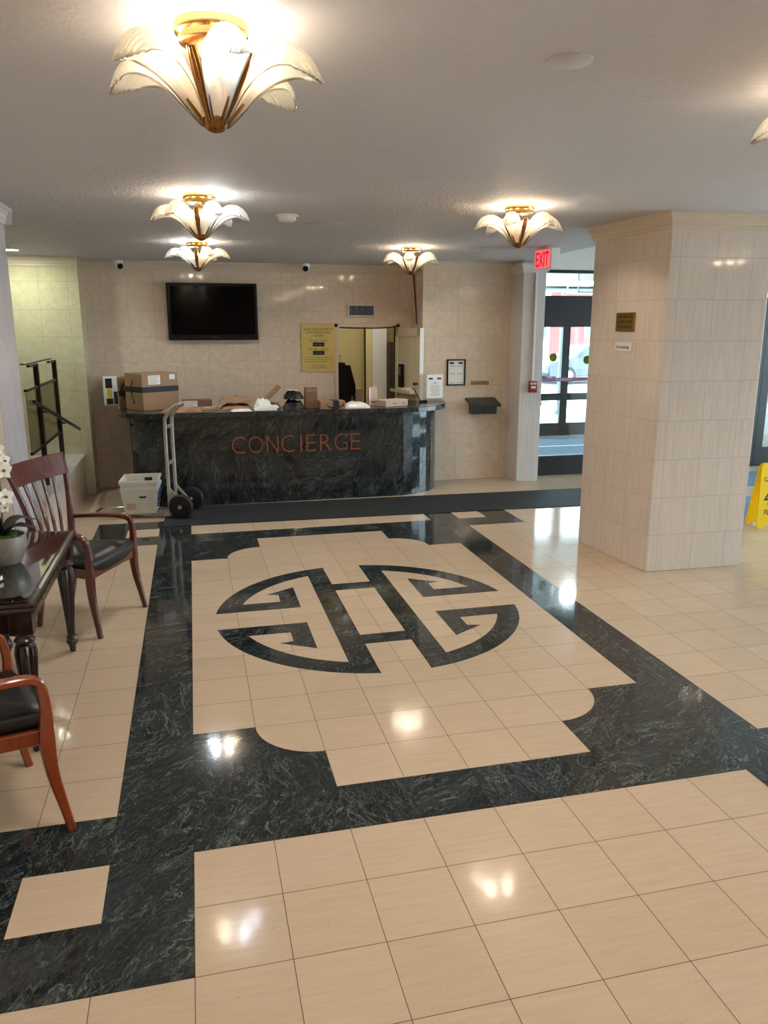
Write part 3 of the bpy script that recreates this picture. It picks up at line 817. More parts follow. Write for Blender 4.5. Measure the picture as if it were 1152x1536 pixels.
for i in range(len(out) - 1):
    prism(bm, dl([out[i], out[i + 1], inn2[i + 1], inn2[i]]), TOP - 0.06, TOP)
bmesh.ops.remove_doubles(bm, verts=bm.verts, dist=0.0005)
obj('counter_top', bm, 'desk_marble', desk, bevel=0.006)
# copper lettering: one mesh per letter
wid = [('C', .105), ('O', .12), ('N', .105), ('C', .105), ('I', .02), ('E', .09), ('R', .095), ('G', .115), ('E', .09)]
xs = [0.555, 0.748, 0.937, 1.110, 1.262, 1.375, 1.545, 1.725, 1.895]
ws = [0.150, 0.165, 0.130, 0.150, 0.016, 0.112, 0.128, 0.155, 0.112]
for (ch, _), x, wv in zip(wid, xs, ws):
    lean = (x - 1.2) * 0.016
    text('letter', ch, 0.205, frame((x - 1.2, -0.0012, 0.676), (1, 0, 0), (0, 0, 1)), 'copper', desk, width=wv, ext=0.006, bold=-0.02)

# parcels on the counter
def parcel(name, label, cat, loc, rz, dims, m, group=None, bevel=0.003):
    t = thing(name, label, cat, loc, rz, group)
    a, b, h = dims
    bobj('carton' if 'box' in name else 'body', (-a / 2, a / 2, -b / 2, b / 2, 0.0005, h), m, t, bevel)
    return t
Zc = TOP + 0.0005
def label_on(t, name, x0, x1, z0, z1, y, m='paper', lines=0, th=0.0015):
    q = bobj(name, (x0, x1, y - th, y + 0.0005, z0, z1), m, t)
    if lines:
        bm = newbm(); h = (z1 - z0)
        for k in range(lines):
            zz = z1 - h * (k + 0.7) / (lines + 0.5); box(bm, x0 + (x1 - x0) * 0.1, x1 - (x1 - x0) * (0.1 + 0.3 * ((k * 7) % 3) / 3), y - th - 0.0006, y - th, zz - h * 0.02, zz + h * 0.02)
        obj('print', bm, 'greyink', q)
    return q
def smile(t, M, L, m='ink'):
    """curved arrow printed on a carton"""
    bm = newbm(); n = 14; lo = []; hi = []
    for k in range(n + 1):
        s = -1 + 2 * k / n; x = s * L / 2; y = 0.18 * L * (s * s - 1); wv = 0.05 * L * (1 - 0.6 * abs(s)) + 0.006
        lo.append((x, y - wv)); hi.append((x, y + wv * 0.4))
    prism(bm, lo + hi[::-1], 0, 0.0012, 0, M)
    prism(bm, [(L * 0.40, L * 0.08), (L * 0.56, L * 0.06), (L * 0.55, -L * 0.12), (L * 0.50, -L * 0.1), (L * 0.51, L * 0.02)], 0, 0.0012, 0, M)
    return obj('arrow_mark', bm, m, t)

# 1 slim white box at the far left
t = parcel('slim_box', 'slim white upright box with black printing at the left counter end', 'box', (-0.855, 7.00, Zc), 0.12, (0.20, 0.26, 0.33), 'paper')
label_on(t, 'black_print', -0.075, 0.0, 0.20, 0.315, -0.13, 'ink'); label_on(t, 'yellow_print', -0.06, -0.01, 0.09, 0.19, -0.13, 'yellowlabel')
label_on(t, 'black_print', -0.075, 0.0, 0.01, 0.08, -0.13, 'ink'); label_on(t, 'dark_panel', 0.01, 0.083, 0.01, 0.16, -0.13, 'navyink')
# 2 narrow carton
t = parcel('narrow_box', 'narrow olive carton with a yellow tag left of the biggest carton', 'box', (-0.685, 6.58, Zc), 0.12, (0.135, 0.32, 0.345), 'card_olive')
label_on(t, 'tape', -0.0675, 0.0675, 0.14, 0.20, -0.16, 'tape'); label_on(t, 'yellow_tag', 0.0, 0.05, 0.08, 0.13, -0.16, 'yellowlabel')
smile(t, frame((0.0, -0.1612, 0.20), (0, 0, -1), (1, 0, 0)), 0.17)
# 3 biggest carton, corner on to the camera
big = thing('large_box', 'largest brown carton with dark tape on the counter left end', 'box', (-0.33, 6.335, Zc), -0.06)
pb = [(-0.275, 0.23), (-0.245, -0.20), (-0.075, -0.30), (0.30, -0.26), (0.30, 0.23)]
big.rotation_euler = (0, 0, 0.0)
big.location = (-0.36, 6.30, Zc)
# a plain cuboid turned so that two faces show
big.rotation_euler = (0, 0, 0.60); bw_, bd_, bh_ = 0.46, 0.36, 0.405
bobj('carton', (-bw_ / 2, bw_ / 2, -bd_ / 2, bd_ / 2, 0, bh_), 'card', big, 0.004)
bm = newbm(); box(bm, -bw_ / 2 - 0.0015, bw_ / 2 + 0.0015, -bd_ / 2 - 0.0015, bd_ / 2 + 0.0015, 0.20, 0.262); obj('tape', bm, 'tape', big)
label_on(big, 'shipping_label', -0.15, 0.0, 0.285, 0.385, -bd_ / 2, 'paper', 6); label_on(big, 'small_label', 0.12, 0.19, 0.335, 0.39, -bd_ / 2, 'paper', 3)
smile(big, frame((-bw_ / 2 - 0.0016, 0.0, 0.215), (0, 0, -1), (0, -1, 0)), 0.25)

def pillow(name, label, cat, loc, rz, a, b, h, m, wrinkle=0.15, seed=1, tilt=0.0, group=None):
    """soft envelope or bag: fat in the middle, pinched at the seam"""
    rr = random.Random(seed); bm = newbm(); n = 14; mm = 10
    ph = [rr.uniform(0, 6) for _ in range(6)]
    def z(u, v):
        e = max(0.0, (1 - abs(u) ** 4) * (1 - abs(v) ** 4)) ** 0.6
        return e * h * (1 + wrinkle * (math.sin(5 * u + ph[0] + 3 * v) + math.sin(7 * v + ph[1] - 4 * u)))
    top = {}; bot = {}
    for i in range(n + 1):
        for j in range(mm + 1):
            u = -1 + 2 * i / n; v = -1 + 2 * j / mm
            x = u * a / 2 * (1 + 0.02 * math.sin(3 * v + ph[2])); y = v * b / 2 * (1 + 0.03 * math.sin(4 * u + ph[3]))
            top[i, j] = bm.verts.new((x, y, 0.004 + z(u, v))); bot[i, j] = bm.verts.new((x, y, 0.0))
    for i in range(n):
        for j in range(mm):
            bm.faces.new([top[i, j], top[i + 1, j], top[i + 1, j + 1], top[i, j + 1]]); bm.faces.new([bot[i, j], bot[i, j + 1], bot[i + 1, j + 1], bot[i + 1, j]])
    for i in range(n):
        for j in (0, mm): bm.faces.new([top[i, j], top[i + 1, j], bot[i + 1, j], bot[i, j]])
    for j in range(mm):
        for i in (0, n): bm.faces.new([top[i, j], top[i, j + 1], bot[i, j + 1], bot[i, j]])
    o = obj(name, bm, m, None, True); o.location = loc; o.rotation_euler = (0, tilt, rz)
    return tag(o, label, cat, group)
# 4-9 mailers in front
pillow('padded_mailer', 'crumpled brown padded mailer hanging over the counter edge by the largest carton', 'mailer', (-0.04, 5.86, Zc), 0.03, 0.42, 0.22, 0.036, 'kraft', 0.3, 3)
t = parcel('small_box', 'small flat carton with a white label right of the largest carton', 'box', (0.13, 6.40, Zc), 0.05, (0.33, 0.20, 0.085), 'card_red')
label_on(t, 'white_label', -0.16, 0.0, 0.01, 0.08, -0.10, 'paper', 3)
pillow('brown_envelope', 'flat brown envelope with a white sticker on the counter', 'envelope', (0.20, 6.11, Zc), 0.0, 0.34, 0.22, 0.022, 'kraft', 0.05, 4)
o = bobj('white_sticker', (0.20, 0.33, 6.03, 6.07, Zc + 0.0265, Zc + 0.0285), 'paper'); tag(o, 'narrow white slip of paper lying on the brown envelope', 'paper slip')
pillow('paper_bag', 'brown paper bag under another one beside white envelopes', 'paper bag', (0.56, 6.05, Zc), 0.0, 0.34, 0.27, 0.052, 'kraft', 0.15, 5)
pillow('paper_bag', 'puffed brown paper bag lying on top of another brown bag', 'paper bag', (0.54, 6.06, Zc + 0.076), 0.05, 0.34, 0.25, 0.052, 'kraft', 0.25, 6)
pillow('white_envelope', 'thin white envelope at the counter edge in front of brown bags', 'envelope', (0.60, 5.79, Zc), 0.1, 0.22, 0.14, 0.020, 'poly', 0.1, 8)
o = bobj('white_book', (0.745, 0.99, 5.74, 5.95, Zc, Zc + 0.022), 'paper', None, 0.003); tag(o, 'white flat packet, lower of the two at the counter edge', 'packet')
o = bobj('white_book', (0.75, 1.01, 5.76, 5.97, Zc + 0.0228, Zc + 0.044), 'paper', None, 0.003); tag(o, 'white flat packet, upper of the two at the counter edge', 'packet')
pillow('plastic_bag', 'crumpled white plastic bag lying on the white packets', 'plastic bag', (0.85, 5.88, Zc + 0.0455), 0.3, 0.16, 0.13, 0.065, 'poly', 0.16, 9)
pillow('padded_mailer', 'brown padded mailer under the leaning flat carton', 'mailer', (0.985, 6.12, Zc), 0.0, 0.16, 0.22, 0.045, 'kraft', 0.2, 10)
t = parcel('flat_box', 'flat brown carton leaning against the black bag', 'box', (1.075, 6.02, Zc + 0.052), 0.0, (0.24, 0.20, 0.035), 'card'); t.rotation_euler = (0, -0.75, 0); t.location = (0.985, 6.10, Zc + 0.150)
pillow('black_bag', 'glossy black plastic parcel bag, lower of the pair', 'plastic bag', (1.20, 5.93, Zc), 0.0, 0.23, 0.22, 0.085, 'blackbag', 0.12, 11)
t = pillow('black_bag', 'glossy black plastic parcel bag, upper of the pair', 'plastic bag', (1.20, 5.95, Zc + 0.112), 0.0, 0.22, 0.20, 0.075, 'blackbag', 0.12, 12)
o = bobj('white_label', (1.14, 1.26, 5.93, 6.02, Zc + 0.204, Zc + 0.207), 'paper'); tag(o, 'white paper label lying on top of the black bags', 'label')
t = parcel('tall_box', 'tall reddish brown carton beside the black bags', 'box', (1.395, 5.92, Zc), 0.0, (0.135, 0.12, 0.235), 'card_red')
label_on(t, 'flap', -0.06, 0.06, 0.19, 0.225, -0.06, 'card')
t = parcel('taped_box', 'low carton with a black tape band and printed arrow', 'box', (1.62, 5.84, Zc), 0.02, (0.285, 0.20, 0.09), 'card')
bm = newbm(); box(bm, 0.0, 0.07, -0.1015, 0.1015, 0.001, 0.0915); obj('tape', bm, 'tape', t)
smile(t, frame((0.02, -0.1017, 0.05), (1, 0, 0), (0, 0, 1)), 0.19)
pillow('white_mailer', 'white plastic mailer between the taped carton and the pink carton', 'mailer', (1.92, 5.92, Zc), 0.0, 0.29, 0.24, 0.052, 'poly', 0.12, 13)
t = parcel('upright_box', 'small cream upright box in front of the office door', 'box', (2.155, 6.09, Zc), 0.15, (0.105, 0.06, 0.215), 'card_pink')
smile(t, frame((0.0, -0.031, 0.05), (1, 0, 0), (0, 0, 1)), 0.05); label_on(t, 'white_edge', -0.0525, -0.036, 0.0, 0.214, -0.03, 'paper')
t = parcel('flat_box', 'flat pinkish carton near the right end of the counter', 'box', (2.365, 5.98, Zc), 0.42, (0.33, 0.20, 0.075), 'card_pink')
label_on(t, 'print', -0.06, 0.0, 0.03, 0.045, -0.10, 'purple'); label_on(t, 'print', 0.08, 0.13, 0.03, 0.045, -0.10, 'purple')
# acrylic stand with a notice
t = thing('notice_stand', 'white notice sheet in a clear acrylic stand on the right counter end', 'sign', (3.03, 6.42, Zc), 0.12)
bobj('holder', (-0.115, 0.115, -0.003, 0.003, 0.0, 0.335), 'acrylic', t); bobj('foot', (-0.115, 0.115, -0.04, 0.04, 0.0005, 0.006), 'acrylic', t)
sh = bobj('sheet', (-0.11, 0.11, -0.006, -0.0035, 0.04, 0.33), 'paper', t)
bm = newbm(); box(bm, -0.085, -0.03, -0.0072, -0.006, 0.27, 0.292); box(bm, 0.03, 0.085, -0.0072, -0.006, 0.27, 0.292); obj('header_bars', bm, 'navyink', sh)
bm = newbm(); rr = random.Random(3)
box(bm, -0.02, 0.02, -0.0068, -0.006, 0.222, 0.231)
for k in range(9): wv = rr.uniform(0.05, 0.08); box(bm, -wv, wv, -0.0068, -0.006, 0.195 - 0.0155 * k, 0.199 - 0.0155 * k)
obj('print_lines', bm, 'greyink', sh)
bm = newbm(); box(bm, -0.045, 0.045, -0.03, 0.03, 0.0005, 0.02); tube(bm, catmull([(-0.03, 0, 0.015), (-0.05, 0.03, 0.06), (-0.09, 0.10, 0.16)], 5), 0.006, 8)
o = obj('desk_device', bm, 'black', None, True); o.location = (2.86, 6.36, Zc); tag(o, 'small black device with a cord at the right counter end', 'device')

# ------------------------------------------------------------------ things on the back wall
tv = thing('television', 'wall mounted flat black television, switched off', 'television', (0.385, YB, 2.15))
bobj('housing', (-0.545, 0.545, -0.11, -0.055, -0.34, 0.34), 'black', tv, 0.012)
bobj('screen', (-0.505, 0.505, -0.1115, -0.109, -0.275, 0.305), 'screen', tv)
text('maker_mark', 'SAMSUNG', 0.012, frame((0.02, -0.1105, -0.305), (1, 0, 0), (0, 0, 1)), 'greyink', tv)
bobj('wall_bracket', (-0.2, 0.2, -0.056, -0.001, -0.15, 0.15), 'dark', tv)
ck = thing('digital_clock', 'digital wall clock with grey display above the office door', 'clock', (2.265, YB, 2.175))
bm = newbm(); box(bm, -0.178, 0.178, -0.035, -0.001, -0.076, 0.076); obj('case', bm, 'camwhite', ck, bevel=0.01)
bobj('display', (-0.162, 0.162, -0.0375, -0.034, -0.061, 0.061), 'lcd', ck)
text('digits', '3:52', 0.096, frame((-0.03, -0.0378, 0.0), (1, 0, 0), (0, 0, 1)), 'ink', ck, width=0.215)
text('seconds', '27', 0.035, frame((0.11, -0.0378, 0.02), (1, 0, 0), (0, 0, 1)), 'ink', ck, width=0.04)
gs = thing('hours_sign', 'gold hours board on the back wall left of the office door', 'sign', (1.70, YB, 1.705))
bobj('board', (-0.225, 0.222, -0.016, -0.001, -0.305, 0.305), 'goldsign', gs, 0.002)
def gtext(s, h, z, wv, m='ink', name='lettering', y=-0.0163): text(name, s, h, frame((0, y, z), (1, 0, 0), (0, 0, 1)), m, gs, width=wv)
gtext('RIVER PLACE NORTH', 0.026, 0.235, 0.37); gtext('CONCIERGE DESK', 0.026, 0.196, 0.32); gtext('HOURS', 0.026, 0.157, 0.13)
gtext('Monday - Friday', 0.020, 0.095, 0.24); gtext('Saturday - Sunday', 0.020, -0.013, 0.27)
for z, s in ((0.045, '9am-8pm'), (-0.062, '11am-7pm')):
    bobj('time_plate', (-0.075, 0.075, -0.019, -0.0155, z - 0.026, z + 0.026), 'ink', gs)
    gtext(s, 0.017, z, 0.12, 'greyink', 'time', -0.0193)
for k, s in enumerate(('River Place North concierge desk hours', 'for maintenance services, delivery and', 'all packages or the package in room')): gtext(s, 0.013, -0.118 - 0.026 * k, 0.37)
gtext('After Hours', 0.018, -0.222, 0.16); gtext('(703) 525-8021', 0.018, -0.252, 0.22)

# office doorway: frame, room, leaf
fr = bpy.data.objects.new('door_3', None); C.objects.link(fr); fr['kind'] = 'structure'; fr.location = (0, YB, 0)
bm = newbm()
box(bm, DX0 - 0.045, DX0, -0.02, 0.13, 0, DZ + 0.045); box(bm, DX1, DX1 + 0.045, -0.02, 0.13, 0, DZ + 0.045); box(bm, DX0 - 0.045, DX1 + 0.045, -0.02, 0.13, DZ, DZ + 0.045)
obj('door_frame', bm, 'crown', fr, bevel=0.003)
hx, hy = DX1 - 0.005, YB - 0.025
lf = Vector((2.865, 6.50)) - Vector((hx, hy)); ang = math.atan2(lf.y, lf.x); LW = lf.length
leaf = bpy.data.objects.new('door_leaf', None); C.objects.link(leaf); leaf.parent = fr; leaf.location = (hx, -0.025, 0); leaf.rotation_euler = (0, 0, ang)
bobj('leaf_panel', (0, LW, 0.0, 0.04, 0.01, 1.955), 'doorcream', leaf, 0.003)
bm = newbm()
for d in ((0.0, LW, 1.85, 1.955), (0, 0.07, 0.9, 1.955), (LW - 0.07, LW, 0.9, 1.955)): box(bm, d[0], d[1], -0.014, 0.0, d[2], d[3])
obj('leaf_rails', bm, 'doorcream', leaf, bevel=0.003)
bobj('leaf_edge', (LW, LW + 0.004, -0.01, 0.042, 0.01, 1.955), 'white', leaf)
bm = newbm(); tube(bm, [(LW - 0.05, -0.05, 1.27), (LW - 0.05, 0.0, 1.27)], 0.012); ball(bm, (LW - 0.05, -0.06, 1.27), 0.02); obj('door_knob', bm, 'dark', leaf, True)
bm = newbm(); box(bm, 0.06, LW - 0.06, -0.11, -0.012, 1.14, 1.152); box(bm, 0.06, LW - 0.06, -0.112, -0.108, 1.14, 1.18); obj('shelf', bm, 'doorcream', leaf)
bm = newbm(); box(bm, 0.17, 0.27, -0.05, -0.014, 1.20, 1.50); obj('document_rack', bm, 'black', leaf, bevel=0.004)
bm = newbm(); box(bm, 0.18, 0.24, -0.054, -0.05, 1.36, 1.46); obj('rack_card', bm, 'greyink', leaf)
bm = newbm()
for k in range(4): box(bm, 0.27 + 0.09 * k, 0.34 + 0.09 * k, -0.095, -0.03, 1.153, 1.19 + 0.012 * (k % 3))
obj('shelf_papers', bm, 'paper', leaf)
bm = newbm(); tube(bm, catmull([(DX0 + 0.02, -0.03, DZ - 0.005), (2.3, -0.035, DZ - 0.012), (2.60, -0.04, DZ - 0.006), (2.74, -0.08, DZ + 0.02)], 6), 0.008, 8); obj('closer_arm', bm, 'dark', fr, True)
OY = 9.0
wall('wall_office_back', (1.3, 3.9, OY, OY + 0.1, 0, 2.6), 'cream'); wall('wall_office_left', (1.3, 1.4, 7.34, OY, 0, 2.6), 'cream'); wall('wall_office_right', (3.8, 3.9, 7.34, OY, 0, 2.6), 'cream')
struct(bobj('ceiling_office', (1.3, 3.9, 7.34, OY + 0.1, 2.5, 2.6), 'white'))
ol = thing('office_fill_light', 'flat unseen ceiling light added to light the office behind the desk', 'ceiling light', (2.4, 8.0, 2.49))  # unseen lamp, put in to light the office
bobj('diffuser', (-0.3, 0.3, -0.15, 0.15, -0.03, 0.0), emit('office_diffuser', (1.0, 0.93, 0.75), 4.0), ol); bobj('housing', (-0.32, 0.32, -0.17, 0.17, -0.012, 0.009), 'white', ol)
ot = thing('office_door', 'pale inner door standing ajar inside the office', 'door', (2.745, 8.7, 0))
bobj('leaf', (0.0, 0.225, -0.02, 0.02, 0.003, 2.2), 'white', ot, 0.003); bobj('side_panel', (-0.095, -0.004, 0.0, 0.03, 0.003, 2.2), 'cream', ot); bobj('dark_gap', (-0.118, -0.095, 0.0, 0.03, 0.003, 2.2), 'dark', ot)
o = bobj('dark_gap_strip', (2.98, 3.06, 8.55, 8.75, 0.003, 1.75), mat('gap_brown', (52, 34, 26), 0.5), None, 0.004); tag(o, 'narrow dark brown strip in place of the dark gap inside the office', 'dark strip')  # solid dark strip put in for the shade of the gap beside the inner door
bm = newbm(); rr = random.Random(2); rings = []
for k in range(12):
    z = 1.50 - k * 0.075; wv = [0.05, 0.10, 0.13, 0.135, 0.14, 0.13, 0.13, 0.12, 0.11, 0.11, 0.10, 0.10][k]
    rings.append([(math.cos(a) * wv * (1 + 0.16 * math.sin(5 * a + k * 0.4)), math.sin(a) * wv * 0.45 * (1 + 0.2 * math.cos(3 * a)), z) for a in [2 * PI * i / 24 for i in range(24)]])
loft(bm, rings)
for k in range(14):
    x = rr.uniform(0.06, 0.19); tube(bm, [(x * 0.7, rr.uniform(-0.05, 0.05), 1.46), (x, rr.uniform(-0.05, 0.05), 1.2), (x * 1.02, rr.uniform(-0.05, 0.05), rr.uniform(0.95, 1.12))], 0.012, 6)
ct = obj('hanging_coat', bm, 'fabric', None, True); ct.location = (2.06, 7.62, 0); tag(ct, 'black coat hanging inside the office door', 'coat')
bm = newbm(); tube(bm, [(0, 0, 1.50), (0, 0, 1.60)], 0.008); tube(bm, [(-0.655, 0, 1.60), (0.01, 0, 1.60)], 0.012); obj('rail', bm, 'steel', ct)
o = parcel('office_box', 'pale carton standing inside the office under the coat', 'box', (2.31, 7.85, 0.001), 0.0, (0.18, 0.16, 1.13), 'card_pink')

# cable on the side wall
bm = newbm(); tube(bm, catmull([(2.44, 5.40, 2.42), (2.66, 6.2, 2.25), (2.70, 6.6, 1.98)], 6), 0.006, 8)
bm.free()
bm = newbm(); tube(bm, catmull([(2.925, 7.10, 2.68), (2.925, 6.98, 2.35), (2.925, 6.90, 2.00)], 6), 0.008, 8)
tag(obj('wall_cable', bm, 'dark', None, True), 'thin dark cable running down the wall beside the office door', 'cable')

# right hand wall: framed sheet, plate, letter shelf
YW = 6.66
pf = thing('framed_notice', 'black framed white notice on the right wall above the counter end', 'picture frame', (3.385, YW, 1.40))
bm = newbm()
for d in ((-0.125, 0.125, 0.15, 0.165), (-0.125, 0.125, -0.165, -0.15), (-0.125, -0.108, -0.165, 0.165), (0.108, 0.125, -0.165, 0.165)): box(bm, d[0], d[1], -0.02, -0.001, d[2], d[3])
obj('frame', bm, 'black', pf)
sh = bobj('sheet', (-0.108, 0.108, -0.008, -0.001, -0.15, 0.15), 'paper', pf)
bm = newbm(); box(bm, -0.09, -0.03, -0.0092, -0.008, 0.105, 0.13); box(bm, 0.03, 0.09, -0.0092, -0.008, 0.105, 0.13); obj('header_bars', bm, 'navyink', sh)
bm = newbm()
for z in (0.08, -0.018, -0.13): 
    for x in (-0.05, 0.05): box(bm, x - 0.035, x + 0.035, -0.009, -0.008, z - 0.003, z + 0.003)
obj('print_lines', bm, 'greyink', sh)
pt = thing('name_plate', 'small narrow brass plate above the marble letter shelf', 'sign', (3.715, YW, 1.262))
bobj('plate', (-0.125, 0.125, -0.008, -0.001, -0.025, 0.025), 'brassplate', pt, 0.001); text('lettering', 'MANAGEMENT', 0.024, frame((0, -0.0083, 0), (1, 0, 0), (0, 0, 1)), 'ink', pt, width=0.2)
ls = thing('letter_shelf', 'dark green marble letter shelf fixed to the right wall', 'shelf', (3.715, YW, 1.0))
bm = newbm()
v = [bm.verts.new(c) for c in ((-0.20, 0, 0.075), (0.21, 0, 0.075), (0.23, -0.20, -0.008), (-0.13, -0.20, -0.008), (-0.20, 0, 0.05), (0.21, 0, 0.05), (0.23, -0.20, -0.03), (-0.13, -0.20, -0.03))]
for f in ((0, 3, 2, 1), (4, 5, 6, 7), (0, 1, 5, 4), (1, 2, 6, 5), (2, 3, 7, 6), (3, 0, 4, 7)): bm.faces.new([v[i] for i in f])
obj('sloping_top', bm, 'slot', ls, bevel=0.003)
bobj('box', (-0.145, 0.19, -0.14, -0.001, -0.13, 0.0), 'slot', ls, 0.003)

# pilaster fittings
fa = thing('fire_alarm', 'red fire alarm pull station on the white pilaster', 'fire alarm', (4.30, 6.322, 1.225), math.atan2(-0.04, 0.28))
bobj('body', (-0.052, 0.052, -0.045, 0.0, -0.072, 0.072), 'red', fa, 0.006); bobj('handle', (-0.03, 0.03, -0.058, -0.045, -0.02, 0.012), 'camwhite', fa, 0.003); bobj('label', (-0.04, 0.04, -0.047, -0.0452, 0.03, 0.055), 'camwhite', fa)
text('lettering', 'FIRE', 0.014, frame((0, -0.0472, 0.043), (1, 0, 0), (0, 0, 1)), 'red', fa)
bm = newbm(); box(bm, 4.275, 4.305, 6.295, 6.332, 1.30, 2.62); tag(obj('wire_duct', bm, 'crown_white', bevel=0.004), 'slim white cable duct running down the pilaster to the fire alarm', 'cable duct')
ex = thing('exit_sign', 'red illuminated EXIT sign hanging from the ceiling beside the pilaster', 'exit sign', (3.83, 5.07, CE(5.07)), -1.46)
bobj('housing', (-0.165, 0.165, -0.04, 0.07, -0.225, -0.02), 'camwhite', ex, 0.006); bobj('ceiling_mount', (-0.06, 0.06, -0.025, 0.025, -0.02, 0.004), 'crown_white', ex)
bobj('face', (-0.155, 0.155, -0.043, -0.039, -0.217, -0.028), emit('exit_face', (1.0, 0.16, 0.18), 0.26), ex)
text('lettering', 'EXIT', 0.145, frame((0, -0.0435, -0.122), (1, 0, 0), (0, 0, 1)), 'exitred', ex, width=0.26, ext=0.002, bold=0.01)

# signs on the pillar
def pilx(y): return 3.623 + (3.532 - 3.623) * (y - 2.44) / (3.444 - 2.44)
s1 = thing('no_smoking_plate', 'square brass no smoking plate on the left face of the pillar', 'sign', (pilx(2.93) , 2.93, 2.0), -PI / 2 + math.atan2(0.091, 1.004))
bobj('plate', (-0.125, 0.125, -0.014, -0.001, -0.075, 0.075), 'brassplate', s1, 0.003)
text('lettering', ['THANK YOU', 'FOR NOT', 'SMOKING'], 0.024, frame((0, -0.0143, 0.0), (1, 0, 0), (0, 0, 1)), 'ink', s1, lead=1.75, width=0.19)
s2 = thing('no_loitering_sign', 'small white No Loitering sign below the brass plate', 'sign', (pilx(2.94), 2.94, 1.80), -PI / 2 + math.atan2(0.091, 1.004))
bobj('plate', (-0.115, 0.115, -0.006, -0.001, -0.037, 0.037), 'greypole' if False else 'camwhite', s2, 0.001)
text('lettering', 'No Loitering', 0.026, frame((-0.01, -0.0063, 0), (1, 0, 0), (0, 0, 1)), 'ink', s2, width=0.17)

# wet floor sign
wf = thing('wet_floor_sign', 'yellow folding wet floor sign on the tiles right of the pillar', 'wet floor sign', (5.655, 3.53, 0.0), -0.12)
def panel(sgn, name):
    bm = newbm()
    P = [(-0.17, 0.03), (-0.125, 0.62), (-0.10, 0.645), (0.10, 0.645), (0.125, 0.62), (0.17, 0.03), (0.15, 0.0), (0.10, 0.0), (0.085, 0.03), (-0.085, 0.03), (-0.10, 0.0), (-0.15, 0.0)]
    vs0, vs1 = [], []
    for x, z in P:
        y = sgn * (0.012 + 0.08 * (1 - z / 0.645)); vs0.append((x, y, z)); vs1.append((x, y + 0.012 * sgn, z))
    a = [bm.verts.new(p) for p in vs0]; b = [bm.verts.new(p) for p in vs1]
    bm.faces.new(a); bm.faces.new(b[::-1])
    for i in range(len(P)): j = (i + 1) % len(P); bm.faces.new([a[i], a[j], b[j], b[i]])
    return obj(name, bm, 'yellow', wf, bevel=0.003)
panel(-1, 'front_panel'); panel(1, 'rear_panel')
up = Vector((0, 0.08, 0.645)).normalized()
def onp(x, z): return (x, -(0.0245 + 0.08 * (1 - z / 0.645)), z)
def wtext(s, h, z, wv): text('lettering', s, h, frame(onp(0, z), (1, 0, 0), up), 'ink', wf, width=wv, bold=0.012)
wtext('CAUTION', 0.045, 0.49, 0.20); wtext('WET', 0.05, 0.23, 0.12); wtext('FLOOR', 0.05, 0.165, 0.18)
bm = newbm(); Mf = frame(onp(0, 0.355), (1, 0, 0), up)
outer = [(-0.10, -0.075), (0.10, -0.075), (0, 0.095)]; inner = [(-0.074, -0.060), (0.074, -0.060), (0, 0.066)]
for i in range(3):
    j = (i + 1) % 3; prism(bm, [outer[i], outer[j], inner[j], inner[i]], 0, 0.001, 0, Mf)
prism(bm, [(-0.03, -0.05), (-0.018, -0.05), (0.008, 0.012), (-0.004, 0.016)], 0, 0.001, 0, Mf); prism(bm, [(0.028, -0.05), (0.04, -0.05), (0.006, 0.006), (0.0, -0.002)], 0, 0.001, 0, Mf)
obj('warning_triangle', bm, 'ink', wf)
bm = newbm(); box(bm, -0.035, 0.035, -0.030, -0.022, 0.585, 0.62); obj('hand_slot', bm, 'camwhite', wf, bevel=0.004)

# ------------------------------------------------------------------ hand truck and crates
ax = Vector((0.28, 0.96, 0)).normalized(); fwd = Vector((-ax.y, ax.x, 0))
ht = thing('hand_truck', 'aluminium hand truck with black tyres standing before the desk', 'hand truck', (-0.045, 5.455, 0), math.atan2(ax.y, ax.x))
# local: +x along the axle away from the camera, +y towards the toe
for s in (-0.185, 0.235):
    bm = newbm(); Mw = Matrix.Translation((s, 0, 0.128)) @ Matrix.Rotation(PI / 2, 4, 'Y')
    lathe(bm, [(0.055, -0.04), (0.095, -0.043), (0.118, -0.036), (0.128, -0.015), (0.128, 0.015), (0.118, 0.036), (0.095, 0.043), (0.055, 0.04)], 36, Mw)
    wh = obj('wheel', bm, 'rubber', ht, True)
    bm = newbm(); lathe(bm, [(0.012, -0.05), (0.02, -0.05), (0.022, -0.034), (0.052, -0.03), (0.062, -0.041), (0.062, 0.041), (0.052, 0.03), (0.022, 0.034), (0.02, 0.05), (0.012, 0.05)], 28, Mw); obj('rim', bm, 'steel', wh, True)
bm = newbm(); tube(bm, [(-0.235, 0, 0.128), (0.285, 0, 0.128)], 0.011, 12); obj('axle', bm, 'steel', ht, True)
for s in (-0.105, 0.125):
    bm = newbm(); P = [(s, 0.145, 0.02), (s, 0.145, 0.5), (s, 0.142, 0.98), (s, 0.125, 1.06), (s, 0.075, 1.13), (s, 0.005, 1.185)]
    sweep(bm, catmull(P, 5), 0.028, 0.034, (1, 0, 0)); obj('rail', bm, 'steel', ht, True)
bm = newbm(); tube(bm, [(-0.105, 0.005, 1.185), (0.125, 0.005, 1.185)], 0.015, 12); obj('handle', bm, 'steel', ht, True)
for z in (0.18, 0.55, 0.93):
    bm = newbm(); box(bm, -0.1, 0.12, 0.136, 0.156, z, z + 0.035); obj('cross_bar', bm, 'steel', ht, bevel=0.003)
bm = newbm()
for s in (-0.105, 0.125): sweep(bm, [(s, 0.14, 0.30), (s, 0.06, 0.20), (s, 0.0, 0.128)], 0.014, 0.03, (1, 0, 0))
obj('wheel_bracket', bm, 'steel', ht)
